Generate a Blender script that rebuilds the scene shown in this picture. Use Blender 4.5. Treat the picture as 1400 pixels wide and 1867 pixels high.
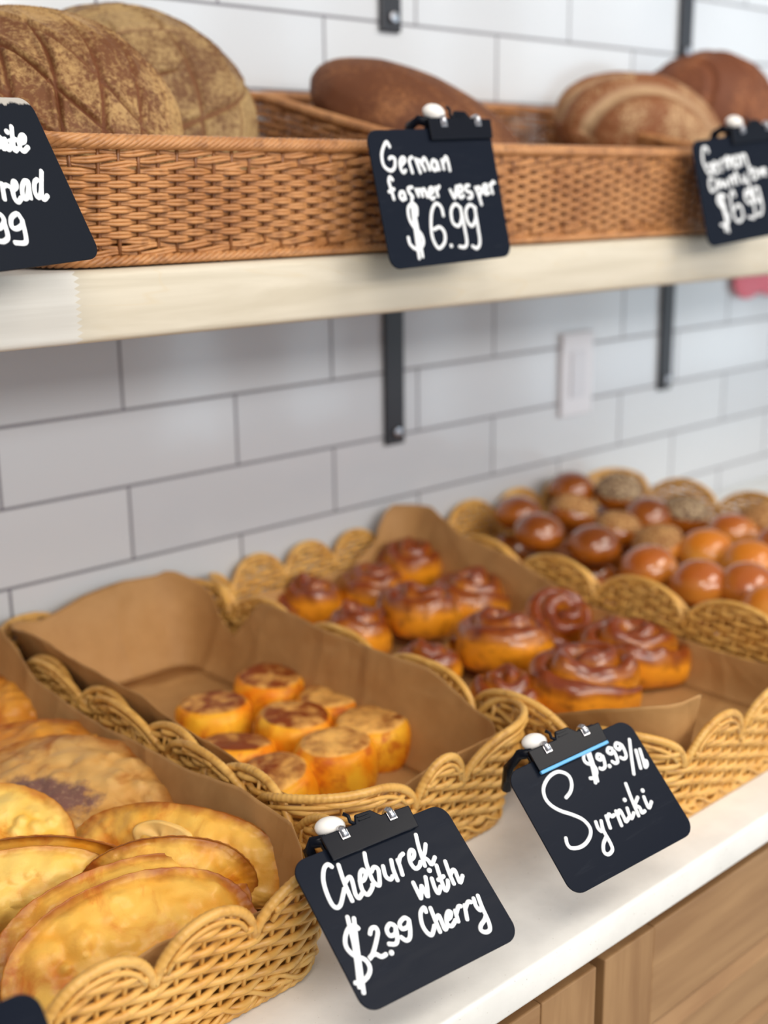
import bpy, math, random
import numpy as np
from mathutils import Vector, Matrix, noise as mnoise

random.seed(7); rng = np.random.default_rng(7)
for o in list(bpy.data.objects): bpy.data.objects.remove(o, do_unlink=True)
scn = bpy.context.scene
COL = scn.collection

# ---------------------------------------------------------------- units
# positions are written in "tile rows" (one row of wall tile = 82 mm); z = 0 row lies 1.269 m above the floor
S = 0.082; Z0 = 1.269
def V(x, y, z): return Vector((x*S, y*S, z*S + Z0))

# ---------------------------------------------------------------- camera
def cam_axes(yaw, pitch, roll):
    cy, sy, cp, sp, cr, sr = math.cos(yaw), math.sin(yaw), math.cos(pitch), math.sin(pitch), math.cos(roll), math.sin(roll)
    fwd = Vector((sy*cp, cy*cp, -sp)); right = Vector((cy, -sy, 0)); up = right.cross(fwd)
    return right*cr + up*sr, -right*sr + up*cr, fwd
r_, u_, f_ = cam_axes(math.radians(42.4), math.radians(14.67), math.radians(-.75))
cam = bpy.data.cameras.new('camera'); camo = bpy.data.objects.new('camera', cam); COL.objects.link(camo)
camo.matrix_world = Matrix.Translation(V(-6.212, -13.644, 1.65)) @ Matrix((r_, u_, -f_)).transposed().to_4x4()
cam.sensor_fit = 'VERTICAL'; cam.sensor_height = 24; cam.lens = 2222/1867*24
cam.clip_start = .05
cam.dof.use_dof = True; cam.dof.focus_distance = 9.8*S; cam.dof.aperture_fstop = 2.5
scn.camera = camo

# ---------------------------------------------------------------- world, lights, exposure
scn.view_settings.view_transform = 'Standard'; scn.view_settings.look = 'None'
scn.view_settings.gamma = 1; scn.view_settings.use_curve_mapping = False
scn.view_settings.exposure = 0.0
w = bpy.data.worlds.new('world'); scn.world = w; w.use_nodes = True
bg = w.node_tree.nodes['Background']; bg.inputs[0].default_value = (.93, .95, 1, 1); bg.inputs[1].default_value = .30

def area(name, loc, target, sx, sy, power, color):
    l = bpy.data.lights.new(name, 'AREA'); l.shape = 'RECTANGLE'; l.size = sx; l.size_y = sy
    l.energy = power; l.color = color
    o = bpy.data.objects.new(name, l); COL.objects.link(o)
    o.location = loc; d = Vector(target) - Vector(loc)
    o.rotation_euler = d.to_track_quat('-Z', 'Y').to_euler()
    return o
# shop-front glazing to the right, pane by pane
for i, (x0, x1) in enumerate([(2.1, 2.35), (2.75, 2.95), (3.5, 3.72), (4.2, 4.62), (4.75, 5.5), (5.6, 6.6)]):
    wd = x1 - x0
    area('window_and_fill', ((x0+x1)/2, -3.0, 1.5), ((x0+x1)/2, 0, 1.5), wd, 2.4, 10*wd*2.4, (.72, .88, 1))
area('window_and_fill', (-.7, -4.6, 1.25), (.3, 0, 1.05), 3.4, 1.7, 20, (.95, .97, 1))  # added fill, not a window: brightens the lower wall and food fronts
# ceiling lamps in front of the counter; the last is an added fill
area('ceiling_and_fill', (1.1, -1.75, 2.75), (.6, -.5, .9), 1.5, .5, 21, (1, .92, .80))
area('ceiling_and_fill', (-.8, -1.75, 2.75), (-.1, -.5, .9), 1.0, .5, 17, (1, .93, .83))
area('ceiling_and_fill', (.1, -3.0, 2.15), (.3, -.1, 1.0), 3.0, .45, 48, (1, .96, .91))  # low front fill added to shorten the shelf's shadow on the wall

# ---------------------------------------------------------------- node helpers
def lin(c): return tuple((x/12.92 if x <= .04045 else ((x+.055)/1.055)**2.4) for x in c)
def rgb(r, g, b): return lin((r/255, g/255, b/255)) + (1,)
class N:
    def __init__(s, name):
        s.m = bpy.data.materials.new(name); s.m.use_nodes = True; s.t = s.m.node_tree
        s.b = s.t.nodes['Principled BSDF']; s._c = None
    def n(s, ty, **k):
        n = s.t.nodes.new(ty)
        for a, v in k.items(): setattr(n, a, v)
        return n
    def set(s, sock, v):
        if hasattr(v, 'is_output'): s.t.links.new(v, sock)
        else: sock.default_value = v
    def coord(s, kind='Object'):
        if s._c is None: s._c = s.n('ShaderNodeTexCoord')
        return s._c.outputs[kind]
    def mapv(s, v, scale=(1, 1, 1), loc=(0, 0, 0), rot=(0, 0, 0)):
        n = s.n('ShaderNodeMapping'); s.set(n.inputs[0], v)
        n.inputs['Scale'].default_value = scale; n.inputs['Location'].default_value = loc; n.inputs['Rotation'].default_value = rot
        return n.outputs[0]
    def noise(s, scale, vec=None, detail=3, rough=.55, dist=0, out=0):
        n = s.n('ShaderNodeTexNoise'); s.set(n.inputs['Vector'], vec if vec is not None else s.coord())
        n.inputs['Scale'].default_value = scale; n.inputs['Detail'].default_value = detail
        n.inputs['Roughness'].default_value = rough; n.inputs['Distortion'].default_value = dist
        return n.outputs[out]
    def ramp(s, f, pts, interp='LINEAR'):
        n = s.n('ShaderNodeValToRGB'); n.color_ramp.interpolation = interp; s.set(n.inputs[0], f)
        e = n.color_ramp.elements
        while len(e) < len(pts): e.new(.5)
        for q, (p, c) in zip(e, pts):
            q.position = p; q.color = c if isinstance(c, tuple) else (c, c, c, 1)
        return n.outputs[0]
    def mix(s, f, a, b, blend='MIX'):
        n = s.n('ShaderNodeMix', data_type='RGBA', blend_type=blend)
        s.set(n.inputs[0], f); s.set(n.inputs[6], a); s.set(n.inputs[7], b); return n.outputs[2]
    def math(s, op, a, b=0., clamp=False):
        n = s.n('ShaderNodeMath', operation=op, use_clamp=clamp); s.set(n.inputs[0], a); s.set(n.inputs[1], b); return n.outputs[0]
    def attr(s, name):
        n = s.n('ShaderNodeAttribute', attribute_name=name); return n.outputs['Fac']
    def rand(s): return s.n('ShaderNodeObjectInfo').outputs['Random']
    def bump(s, h, strength=.3, dist=.001):
        n = s.n('ShaderNodeBump'); n.inputs['Strength'].default_value = strength; n.inputs['Distance'].default_value = dist
        s.set(n.inputs['Height'], h); s.t.links.new(n.outputs[0], s.b.inputs['Normal'])
    def fin(s, color, rough=.5, spec=.5, **k):
        s.set(s.b.inputs['Base Color'], color); s.set(s.b.inputs['Roughness'], rough)
        s.b.inputs['Specular IOR Level'].default_value = spec
        for a, v in k.items(): s.set(s.b.inputs[a.replace('_', ' ')], v)
        return s.m

# ---------------------------------------------------------------- mesh helpers
class MB:
    def __init__(s): s.v = []; s.f = []; s.n = 0; s.att = {}
    def add(s, v, f, att=None):
        v = np.asarray(v, float); s.v.append(v)
        s.f += [tuple(int(i) + s.n for i in q) for q in f]; s.n += len(v)
        return s
    def box(s, x0, x1, y0, y1, z0, z1):
        v = [(x, y, z) for z in (z0, z1) for y in (y0, y1) for x in (x0, x1)]
        return s.add(v, [(0, 2, 3, 1), (4, 5, 7, 6), (0, 1, 5, 4), (2, 6, 7, 3), (0, 4, 6, 2), (1, 3, 7, 5)])
    def tube(s, P, r, k=6, closed=False, ref=(0, 0, 1), flat=1., cap=True):
        P = np.asarray(P, float); n = len(P); r = np.broadcast_to(np.asarray(r, float), (n,))
        T = (np.roll(P, -1, 0) - np.roll(P, 1, 0)) if closed else np.gradient(P, axis=0)
        T /= np.linalg.norm(T, axis=1)[:, None] + 1e-12
        ref = np.broadcast_to(np.asarray(ref, float), (n, 3))
        B = np.cross(T, ref); B /= np.linalg.norm(B, axis=1)[:, None] + 1e-12
        M = np.cross(B, T)
        a = np.arange(k)/k*2*np.pi
        X = P[:, None, :] + (B[:, None, :]*np.cos(a)[None, :, None] + M[:, None, :]*np.sin(a)[None, :, None]*flat)*r[:, None, None]
        f = []
        for i in range(n if closed else n-1):
            j = (i+1) % n
            for q in range(k):
                q2 = (q+1) % k; f.append((i*k+q, i*k+q2, j*k+q2, j*k+q))
        if cap and not closed: f += [tuple(range(k-1, -1, -1)), tuple((n-1)*k+q for q in range(k))]
        return s.add(X.reshape(-1, 3), f)
    def grid(s, X, closed_u=False, closed_v=False, flip=False):
        nu, nv = X.shape[:2]; f = []
        for i in range(nu if closed_u else nu-1):
            for j in range(nv if closed_v else nv-1):
                i2 = (i+1) % nu; j2 = (j+1) % nv
                q = (i*nv+j, i2*nv+j, i2*nv+j2, i*nv+j2); f.append(q[::-1] if flip else q)
        return s.add(X.reshape(-1, 3), f)
    def prism(s, pts, z0, z1):
        n = len(pts); v = [(x, y, z0) for x, y in pts] + [(x, y, z1) for x, y in pts]
        return s.add(v, [tuple(range(n-1, -1, -1)), tuple(range(n, 2*n))] + [(i, (i+1) % n, n+(i+1) % n, n+i) for i in range(n)])
    def build(s, name, m, parent=None, smooth=True, att=None, bevel=0, solid=0, loc=None, seg=2):
        me = bpy.data.meshes.new(name); v = np.concatenate(s.v)
        me.from_pydata(v.tolist(), [], s.f)
        if smooth: me.polygons.foreach_set('use_smooth', [True]*len(me.polygons))
        for a, d in (att or {}).items():
            q = me.attributes.new(a, 'FLOAT', 'POINT'); q.data.foreach_set('value', np.asarray(d, np.float32).ravel())
        me.update(); me.materials.append(m)
        o = bpy.data.objects.new(name, me); COL.objects.link(o)
        if parent: o.parent = parent
        if loc is not None: o.location = loc
        if bevel:
            b = o.modifiers.new('bevel', 'BEVEL'); b.width = bevel; b.segments = seg; b.limit_method = 'ANGLE'; b.angle_limit = .6
        if solid:
            b = o.modifiers.new('solid', 'SOLIDIFY'); b.thickness = solid; b.offset = 0
        return o
def thing(name, label, cat, loc=(0, 0, 0), group=None, mw=None):
    o = bpy.data.objects.new(name, None); COL.objects.link(o); o.empty_display_size = .02
    if mw is not None: o.matrix_world = mw
    else: o.location = loc
    return tag(o, label, cat, group)
def tag(o, label, cat, group=None):
    o['label'] = label; o['category'] = cat
    if group: o['group'] = group
    return o
def struct(o): o['kind'] = 'structure'; return o
def smooth_path(P, per=5):
    P = np.asarray(P, float)
    if len(P) < 3: return P
    Q = np.vstack([2*P[0]-P[1], P, 2*P[-1]-P[-2]]); out = []
    for i in range(1, len(Q)-2):
        for t in np.arange(per)/per:
            a, b, c, d = Q[i-1], Q[i], Q[i+1], Q[i+2]
            out.append(.5*((2*b)+(c-a)*t+(2*a-5*b+4*c-d)*t*t+(-a+3*b-3*c+d)*t**3))
    out.append(P[-1]); return np.array(out)
def nz(p, f, seed=0.):
    return mnoise.noise(Vector((p[0]*f+seed, p[1]*f+seed*1.7, p[2]*f-seed)))
def nza(X, f, seed=0.):
    X = X.reshape(-1, 3); return np.array([nz(p, f, seed) for p in X])

# ================================================================ SETTING
# tiled wall
m = N('glazed_white_tile')
uv = m.n('ShaderNodeCombineXYZ'); sx = m.n('ShaderNodeSeparateXYZ'); m.set(sx.inputs[0], m.coord())
m.set(uv.inputs[0], m.math('ADD', sx.outputs[0], (70-1.75)*S)); m.set(uv.inputs[1], m.math('ADD', sx.outputs[2], 20*S - Z0))
br = m.n('ShaderNodeTexBrick'); m.set(br.inputs['Vector'], uv.outputs[0])
br.offset = .5; br.offset_frequency = 2; br.squash = 1
for k_, v_ in {'Scale': 1, 'Mortar Size': .0017, 'Mortar Smooth': .15, 'Bias': 0, 'Brick Width': 3.5*S, 'Row Height': S}.items(): br.inputs[k_].default_value = v_
br.inputs['Color1'].default_value = rgb(203, 206, 211); br.inputs['Color2'].default_value = rgb(212, 215, 219); br.inputs['Mortar'].default_value = rgb(118, 116, 124)
tile_h = m.math('ADD', m.math('MULTIPLY', br.outputs['Fac'], -1.2), m.math('MULTIPLY', m.noise(9, m.mapv(m.coord(), (1, 1, .6)), 2), .55))
m.bump(tile_h, .5, .0016)
TILE = m.fin(br.outputs['Color'], m.math('ADD', m.math('MULTIPLY', br.outputs['Fac'], .6), .13), .55)
wall = struct(MB().box(-2.5, 5.2, 0, .12, 0, 2.8).build('wall_back', TILE, smooth=False))
m = N('floor_concrete'); FLOORM = m.fin(m.mix(m.noise(6), rgb(168, 160, 150), rgb(190, 184, 175)), .35)
struct(MB().box(-2.5, 5.2, -3.4, 0, -.1, 0).build('floor', FLOORM, smooth=False))

# ---------------------------------------------------------------- shared materials
m = N('black_powder_coated_steel'); BLACK = m.fin(rgb(36, 36, 42), .42, .5); m.bump(m.noise(600), .1, .0004)
m = N('screw_steel'); STEEL = m.fin(rgb(190, 190, 195), .28, .5, Metallic=1.)
# shelf wood: long finger-jointed staves
m = N('pale_birch_wood')
sx = m.n('ShaderNodeSeparateXYZ'); m.set(sx.inputs[0], m.coord())
zz = m.math('PINGPONG', sx.outputs[2], .0024)
xj = m.math('ADD', sx.outputs[0], m.math('MULTIPLY', zz, 2.0))
st = m.math('FLOOR', m.math('MULTIPLY', m.math('ADD', xj, .076+6.8*1), 1/.68))
wn = m.n('ShaderNodeTexWhiteNoise', noise_dimensions='1D'); m.set(wn.inputs['W'], st)
gr = m.noise(1, m.mapv(m.coord(), (5, 60, 60)), 4, .6, .8)
gr2 = m.noise(2.2, m.mapv(m.coord(), (1.6, 9, 9)), 2, .5, 1.6)
rings = m.math('PINGPONG', m.math('MULTIPLY', gr2, 9), 1)
c = m.mix(m.ramp(gr, [(.35, 0), (.7, 1)]), rgb(198, 188, 168), rgb(213, 204, 186))
c = m.mix(m.math('MULTIPLY', m.ramp(rings, [(0, 1), (.10, 0)]), .35), c, rgb(204, 186, 154))
left = m.math('LESS_THAN', xj, -.076)
c2 = m.mix(m.ramp(m.noise(1, m.mapv(m.coord(), (3, 90, 90)), 3), [(.4, 0), (.62, 1)]), rgb(210, 206, 198), rgb(222, 219, 212))
c = m.mix(left, c, c2)
m.bump(gr, .15, .0006)
BIRCH = m.fin(c, .48, .35)
shelf = MB().box(-1.9, 24*S, -4.0*S, -.03*S, .40*S+Z0, 1.03*S+Z0).build('wall_shelf', BIRCH, bevel=.006, seg=3)
tag(shelf, 'thick pale birch shelf board running along the tiled wall under the upper baskets', 'shelf')

# brackets
def bracket(x, ztop, zbot, depth, label, warm=False):
    t = thing('shelf_bracket', label, 'bracket', V(x, 0, zbot), 'black steel shelf brackets')
    h = (ztop - zbot)*S; wd = .2*S
    b = MB().box(-wd, wd, -.006, -.0005, 0, h).build('upright', BLACK, t, smooth=False, bevel=.002)
    MB().box(-wd, wd, -depth, -.0063, h-.006, h-.0002).build('arm', BLACK, t, smooth=False, bevel=.002)
    for z in (.016, h*.86):
        a = np.linspace(0, 2*np.pi, 13)[:-1]
        sc = MB().prism([(.0062*math.cos(q), .0062*math.sin(q)) for q in a], -.0015, .0025).build('screw', STEEL, t, bevel=.001)
        sc.rotation_euler = (math.pi/2, 0, 0); sc.location = (.002, -.0075, z)
    return t
bracket(6.45, .40, -2.13, .25, 'black bracket on the lower wall holding up the shelf, nearer one')
bracket(13.58, .40, -2.10, .25, 'black bracket on the lower wall holding up the shelf, farther one')
bracket(6.45, 6.4, 3.87, .25, 'end of a black bracket at the top edge above the dark elongated loaf')
bracket(13.75, 6.4, 3.87, .25, 'black bracket on the upper wall behind the loaves at the right')

# switch plate
m = N('plate_plastic'); PLATE = m.fin(rgb(226, 226, 232), .35); m.bump(m.noise(300), .05, .0003)
m = N('plate_rocker_plastic'); ROCK = m.fin(rgb(214, 215, 222), .3)
t = thing('wall_outlet', 'pale rectangular wall plate on the tiles between the two lower brackets', 'outlet', V(10.87, 0, -1.5))
MB().box(-.036, .036, -.007, -.0005, -.061, .061).build('cover_plate', PLATE, t, bevel=.003, smooth=False)
MB().box(-.017, .017, -.0095, -.0072, -.034, .034).build('insert', ROCK, t, bevel=.001, smooth=False)

# pink reflection on the tiles under the shelf, built as a solid wavy strip
m = N('pink_reflection'); PINK = m.fin(m.mix(m.noise(30), rgb(255, 128, 150), rgb(255, 150, 168)), .6)
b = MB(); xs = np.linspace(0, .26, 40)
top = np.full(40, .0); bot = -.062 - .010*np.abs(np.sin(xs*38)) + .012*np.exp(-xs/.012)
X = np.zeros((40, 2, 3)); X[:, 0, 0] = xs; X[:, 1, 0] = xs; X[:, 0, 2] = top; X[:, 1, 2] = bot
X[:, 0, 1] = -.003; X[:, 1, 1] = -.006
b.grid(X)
pk = b.build('reflection_strip', PINK, solid=.0006, loc=V(15.75, -.03, .34))
tag(pk, 'bright pink strip with a wavy edge standing in for a reflection on the tiles below the shelf', 'reflection')

# counter slab
m = N('pale_quartz')
q1 = m.noise(14, None, 5, .62); q2 = m.noise(3, None, 3, .5, .6)
c = m.mix(m.ramp(q1, [(.35, 0), (.68, 1)]), rgb(226, 225, 221), rgb(243, 242, 238))
c = m.mix(m.math('MULTIPLY', m.ramp(q2, [(.4, 0), (.6, 1)]), .4), c, rgb(236, 236, 234))
c = m.mix(m.ramp(m.noise(420, None, 2), [(.70, 0), (.76, 1)]), c, rgb(196, 192, 184))
QUARTZ = m.fin(c, .24, .5)
ct = MB().box(-1.9, 3.6, -8.0*S, -.02*S, -4.84*S+Z0, -4.5*S+Z0).build('countertop', QUARTZ, bevel=.0035, seg=3)
tag(ct, 'long pale stone worktop under the wicker baskets', 'countertop')

# cabinets
m = N('oak_veneer')
g1 = m.noise(1, m.mapv(m.coord(), (40, 40, 4)), 4, .6, .4)
WOODV = m.fin(m.mix(m.ramp(g1, [(.35, 0), (.65, 1)]), rgb(140, 104, 68), rgb(164, 128, 88)), .42, .4)
m = N('oak_veneer_flat_grain')
g1 = m.noise(1, m.mapv(m.coord(), (4, 40, 40)), 4, .6, .4)
WOODH = m.fin(m.mix(m.ramp(g1, [(.35, 0), (.65, 1)]), rgb(142, 106, 70), rgb(166, 130, 90)), .38, .4)
m = N('oak_carcass'); WOODD = m.fin(m.mix(m.noise(20, m.mapv(m.coord(), (1, 1, .2))), rgb(150, 108, 66), rgb(168, 126, 80)), .5)
ctop = -4.87*S + Z0
def cabinet(x0, x1, label):
    w = (x1-x0)*S
    t = thing('base_cabinet', label, 'cabinet', (x0*S, 0, 0), 'wooden cabinets under the worktop')
    MB().box(0.0005, w-.0005, -7.55*S, -.02, .08, ctop).build('carcass', WOODD, t, smooth=False, bevel=.001)
    yf = -7.83*S; yb = -7.56*S; g = .0035
    zt = ctop - .020; zb = .12
    sw = .062                    # stile width
    rail = .090
    d = MB().box(g+sw-.004, w-g-sw+.004, yb-.0045, yb, zb+.01, zt-.01).build('door', WOODV, t, smooth=False, bevel=.0012)
    for xs_ in (g, w-g-sw): MB().box(xs_, xs_+sw, yf, yb-.005*(0), zb, zt).build('stile', WOODV, d, smooth=False, bevel=.0012)
    MB().box(g+sw+.0003, w-g-sw-.0003, yf+.0006, yb, zt-rail, zt).build('rail', WOODH, d, smooth=False, bevel=.0012)
    MB().box(g+sw+.0003, w-g-sw-.0003, yf+.0006, yb, zb, zb+rail).build('rail', WOODH, d, smooth=False, bevel=.0012)
    # raised field whose upper edge slopes outwards
    xa, xb = g+sw+.0006, w-g-sw-.0006; z1 = zt-rail-.0004; z0 = zb+rail+.0004
    prof = [(yf+.012, z1), (yf-.004, z1-.013), (yf-.004, z1-.060), (yf+.003, z1-.062), (yf-.008, z1-.070), (yf-.008, z0+.02), (yf+.012, z0), (yb, z0), (yb, z1)]
    n = len(prof); v = [(x, a, b_) for x in (xa, xb) for a, b_ in prof]
    MB().add(v, [tuple(range(n)), tuple(range(2*n-1, n-1, -1))] + [(i, n+i, n+(i+1) % n, (i+1) % n) for i in range(n)]).build('panel', WOODH, d, smooth=False)
    return t
cabinet(-4.2, 1.66, 'wooden base cabinet at the bottom edge, nearest to the cheburek sign')
cabinet(1.70, 9.6, 'wooden base cabinet below the syrniki sign, right of the narrow gap')
cabinet(9.64, 17.5, 'wooden base cabinet farthest along under the worktop')

# ================================================================ BASKETS
def rattan(name, a, b, dark, sc=1.):
    m = N(name)
    c = m.mix(m.ramp(m.noise(24, None, 2), [(.35, 0), (.65, 1)]), a, b)
    c = m.mix(m.math('MULTIPLY', m.ramp(m.noise(90, None, 2), [(.52, 0), (.68, 1)]), .55), c, dark)
    m.bump(m.noise(700, None, 2), .12, .0004)
    return m.fin(c, .38, .5)
RAT = rattan('light_rattan', rgb(212, 158, 76), rgb(226, 178, 98), rgb(170, 114, 46))
RATD = rattan('toasted_rattan', rgb(174, 118, 70), rgb(196, 140, 88), rgb(126, 78, 40))
RATI = rattan('dark_rattan', rgb(120, 72, 34), rgb(140, 88, 44), rgb(84, 48, 22))

class Plan:
    """rounded rectangle in metres; point(s, out, z) around it"""
    def __init__(p, x0, x1, y0, y1, r, step=.003):
        L = [];  Nn = []
        segs = [((x0+r, y0), (x1-r, y0)), ((x1, y0+r), (x1, y1-r)), ((x1-r, y1), (x0+r, y1)), ((x0, y1-r), (x0, y0+r))]
        cen = [(x1-r, y0+r), (x1-r, y1-r), (x0+r, y1-r), (x0+r, y0+r)]
        for i, (a, b) in enumerate(segs):
            a = np.array(a); b = np.array(b); d = b-a; l = np.linalg.norm(d); k = max(2, int(l/step))
            nn = np.array([d[1], -d[0]])/l
            for t in np.arange(k)/k: L.append(a+d*t); Nn.append(nn)
            k = max(6, int(r*math.pi/2/step)); a0 = -math.pi/2 + i*math.pi/2
            for t in np.arange(k)/k:
                q = a0 + t*math.pi/2; e = np.array([math.cos(q), math.sin(q)])
                L.append(np.array(cen[i])+e*r); Nn.append(e)
        p.P = np.array(L); p.N = np.array(Nn)
        d = np.linalg.norm(np.roll(p.P, -1, 0)-p.P, axis=1); p.s = np.concatenate([[0], np.cumsum(d)[:-1]]); p.L = d.sum()
        p.sides = [p.near((x0, y0)), p.near((x1, y0)), p.near((x1, y1)), p.near((x0, y1))]
    def near(p, q):
        i = np.argmin(np.linalg.norm(p.P-np.array(q), axis=1)); return p.s[i]
    def at(p, s, out, z):
        s = np.mod(s, p.L); ss = np.append(p.s, p.L)
        PX = np.vstack([p.P, p.P[:1]]); NX = np.vstack([p.N, p.N[:1]])
        P = np.stack([np.interp(s, ss, PX[:, k]) for k in (0, 1)], -1); Q = np.stack([np.interp(s, ss, NX[:, k]) for k in (0, 1)], -1)
        X = np.zeros(P.shape[:-1]+(3,)); X[..., :2] = P + Q*np.asarray(out)[..., None]; X[..., 2] = z
        return X
    def nrm(p, s):
        s = np.mod(s, p.L); ss = np.append(p.s, p.L); NX = np.vstack([p.N, p.N[:1]])
        X = np.zeros(np.shape(s)+(3,)); X[..., 0] = np.interp(s, ss, NX[:, 0]); X[..., 1] = np.interp(s, ss, NX[:, 1]); return X

def arches(plan, nf, ns, nb, cf, cs):
    """break points of the scallops: nf on the front, ns on each side, nb at the back, one round each corner"""
    L = plan.L; c0, c1, c2, c3 = plan.sides
    br_ = []
    def span(a, b, n): 
        for k in range(n+1): br_.append(a+(b-a)*k/n)
    c0 = c0 if c0 < L/2 else c0-L
    span(c0+cf, c1-cf, nf); span(c1+cs, c2-cs, ns); span(c2+cf, c3-cf, nb); span(c3+cs, c0+L-cs, ns)
    return np.array(br_+[br_[0]+L])

def scalloped_basket(label, x0, x1, y0, y1, nf, ns, nb, base_front, zv=.075*S/S*S*9.3, rise=.47*S, cf=.9*S, cs=.6*S, tilt=0.):
    zb = -4.5*S+Z0
    flare = .20
    pl = Plan(x0*S+.012, x1*S-.012, base_front*S, y1*S-.012, .035)
    t = thing('scalloped_basket', label, 'basket', ((x0+x1)/2*S, (y0+y1)/2*S, zb), 'light wicker trays with scalloped rims')
    ox, oy = t.location.x, t.location.y
    pl.P = pl.P - np.array([ox, oy])
    bks = arches(pl, nf, ns, nb, cf, cs); L = pl.L
    zv_ = .70*S
    def H(s):
        s = np.mod(np.asarray(s, float)-bks[0], L)+bks[0]
        i = np.clip(np.searchsorted(bks, s, side='right')-1, 0, len(bks)-2)
        a, b = bks[i], bks[i+1]; u = (s-a)/(b-a)*2-1
        return zv_ + rise*np.sqrt(np.clip(1-np.abs(u)**2.05, 0, 1))
    fr = .12+flare*0
    out = lambda z: z*.24
    step = .0032; n = int(L/step); ss = np.arange(n)*L/n
    nst = 2*int(round(L/.0175/2)); per = L/nst
    b = MB(); row = 0; z = .0095; pitch = .0062
    while z < zv_+rise-.004:
        wave = np.cos(math.pi*ss/per + math.pi*row)
        o_ = out(z)+.0025*wave
        jit = .0004*np.sin(ss*37+row*1.7)+.0003*np.sin(ss*91+row*2.9)
        X = pl.at(ss, o_, z+jit)
        if z < zv_-.003: b.tube(X, .0026, 6, closed=True)
        else:
            ok = H(ss) > z+.0035; idx = np.where(~ok)[0]
            if len(idx) == 0: b.tube(X, .0026, 6, closed=True)
            else:
                st = idx[0]; order = (np.arange(n)+st) % n; run = []
                for q in order:
                    if ok[q]: run.append(q)
                    elif run:
                        if len(run) > 3: b.tube(X[run], .0026, 6)
                        run = []
                if len(run) > 3: b.tube(X[run], .0026, 6)
        z += pitch; row += 1
    b.build('weave', RAT, t)
    b = MB()
    for k in range(nst):
        s = (k+.0)*per; h = float(H(s)); zz_ = np.linspace(.004, h-.001, 8)
        b.tube(pl.at(np.full(8, s), out(zz_), zz_), .0017, 5, ref=(1, .3, 0))
    b.build('stakes', RAT, t)
    # wrapped rim following the scallops
    n2 = int(L/.0016); s2 = np.arange(n2)*L/n2; h2 = H(s2)
    # even spacing along the curve
    X = pl.at(s2, out(h2), h2); d = np.linalg.norm(np.roll(X, -1, 0)-X, axis=1); cum = np.concatenate([[0], np.cumsum(d)])
    m_ = int(cum[-1]/.0011); q = np.arange(m_)*cum[-1]/m_; sq = np.interp(q, cum, np.append(s2, L)); hq = H(sq)
    X = pl.at(sq, out(hq), hq)
    X = (X + np.roll(X, 1, 0) + np.roll(X, -1, 0))/3
    rr = .0031 + .00035*np.abs(np.sin(math.pi*q/.0042))
    MB().tube(X, rr, 8, closed=True, ref=pl.nrm(sq)).build('rim', RAT, t)
    # loose inner arc in each scallop
    b = MB()
    for a, c in zip(bks[:-1], bks[1:]):
        w_ = c-a; u = np.linspace(-.80, .80, 22); s_ = (a+c)/2+u*w_/2
        hh = zv_ + (rise-.0065)*np.sqrt(np.clip(1-np.abs(u/.86)**2.05, 0, 1))
        b.tube(pl.at(s_, out(hh)+.0022, hh), .0019, 6)
    b.build('inner_arc', RAT, t)
    # plaited foot and crossing diagonals above it
    b = MB()
    for ph in (0, 1, 2):
        a = 2*math.pi*ss/.022 + ph*2*math.pi/3
        b.tube(pl.at(ss, .0015+.0022*np.cos(a), .0048+.0022*np.sin(a)), .0021, 5, closed=True)
    for ph in (0, 1):
        a = 2*math.pi*ss/(L/round(L/.05)) + ph*math.pi
        b.tube(pl.at(ss, .0058+.001*np.sin(a), .013+.0055*np.cos(a)), .0018, 5, closed=True)
    b.build('foot', RAT, t)
    inn = pl.at(np.arange(120)*L/120, -.001, .006)
    v = np.vstack([inn, inn-[0, 0, .003]]); f = [tuple(range(120)), tuple(range(239, 119, -1))]+[(i, 120+i, 120+(i+1) % 120, (i+1) % 120) for i in range(120)]
    MB().add(v, f).build('base', RAT, t)
    return t, pl
def rope(b, X, nrm, r, R, pitch, k=3, closed=True, ref=(0, 0, 1)):
    d = np.linalg.norm(np.diff(X, axis=0), axis=1); q = np.concatenate([[0], np.cumsum(d)])
    Lt = q[-1]+(np.linalg.norm(X[0]-X[-1]) if closed else 0); tn = max(1, round(Lt/pitch))
    up = np.array(ref, float)
    for ph in range(k):
        a = 2*math.pi*tn*q/Lt + ph*2*math.pi/k
        b.tube(X + nrm*(R*np.cos(a))[:, None] + up*(R*np.sin(a))[:, None], r, 6, closed=closed)
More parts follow.
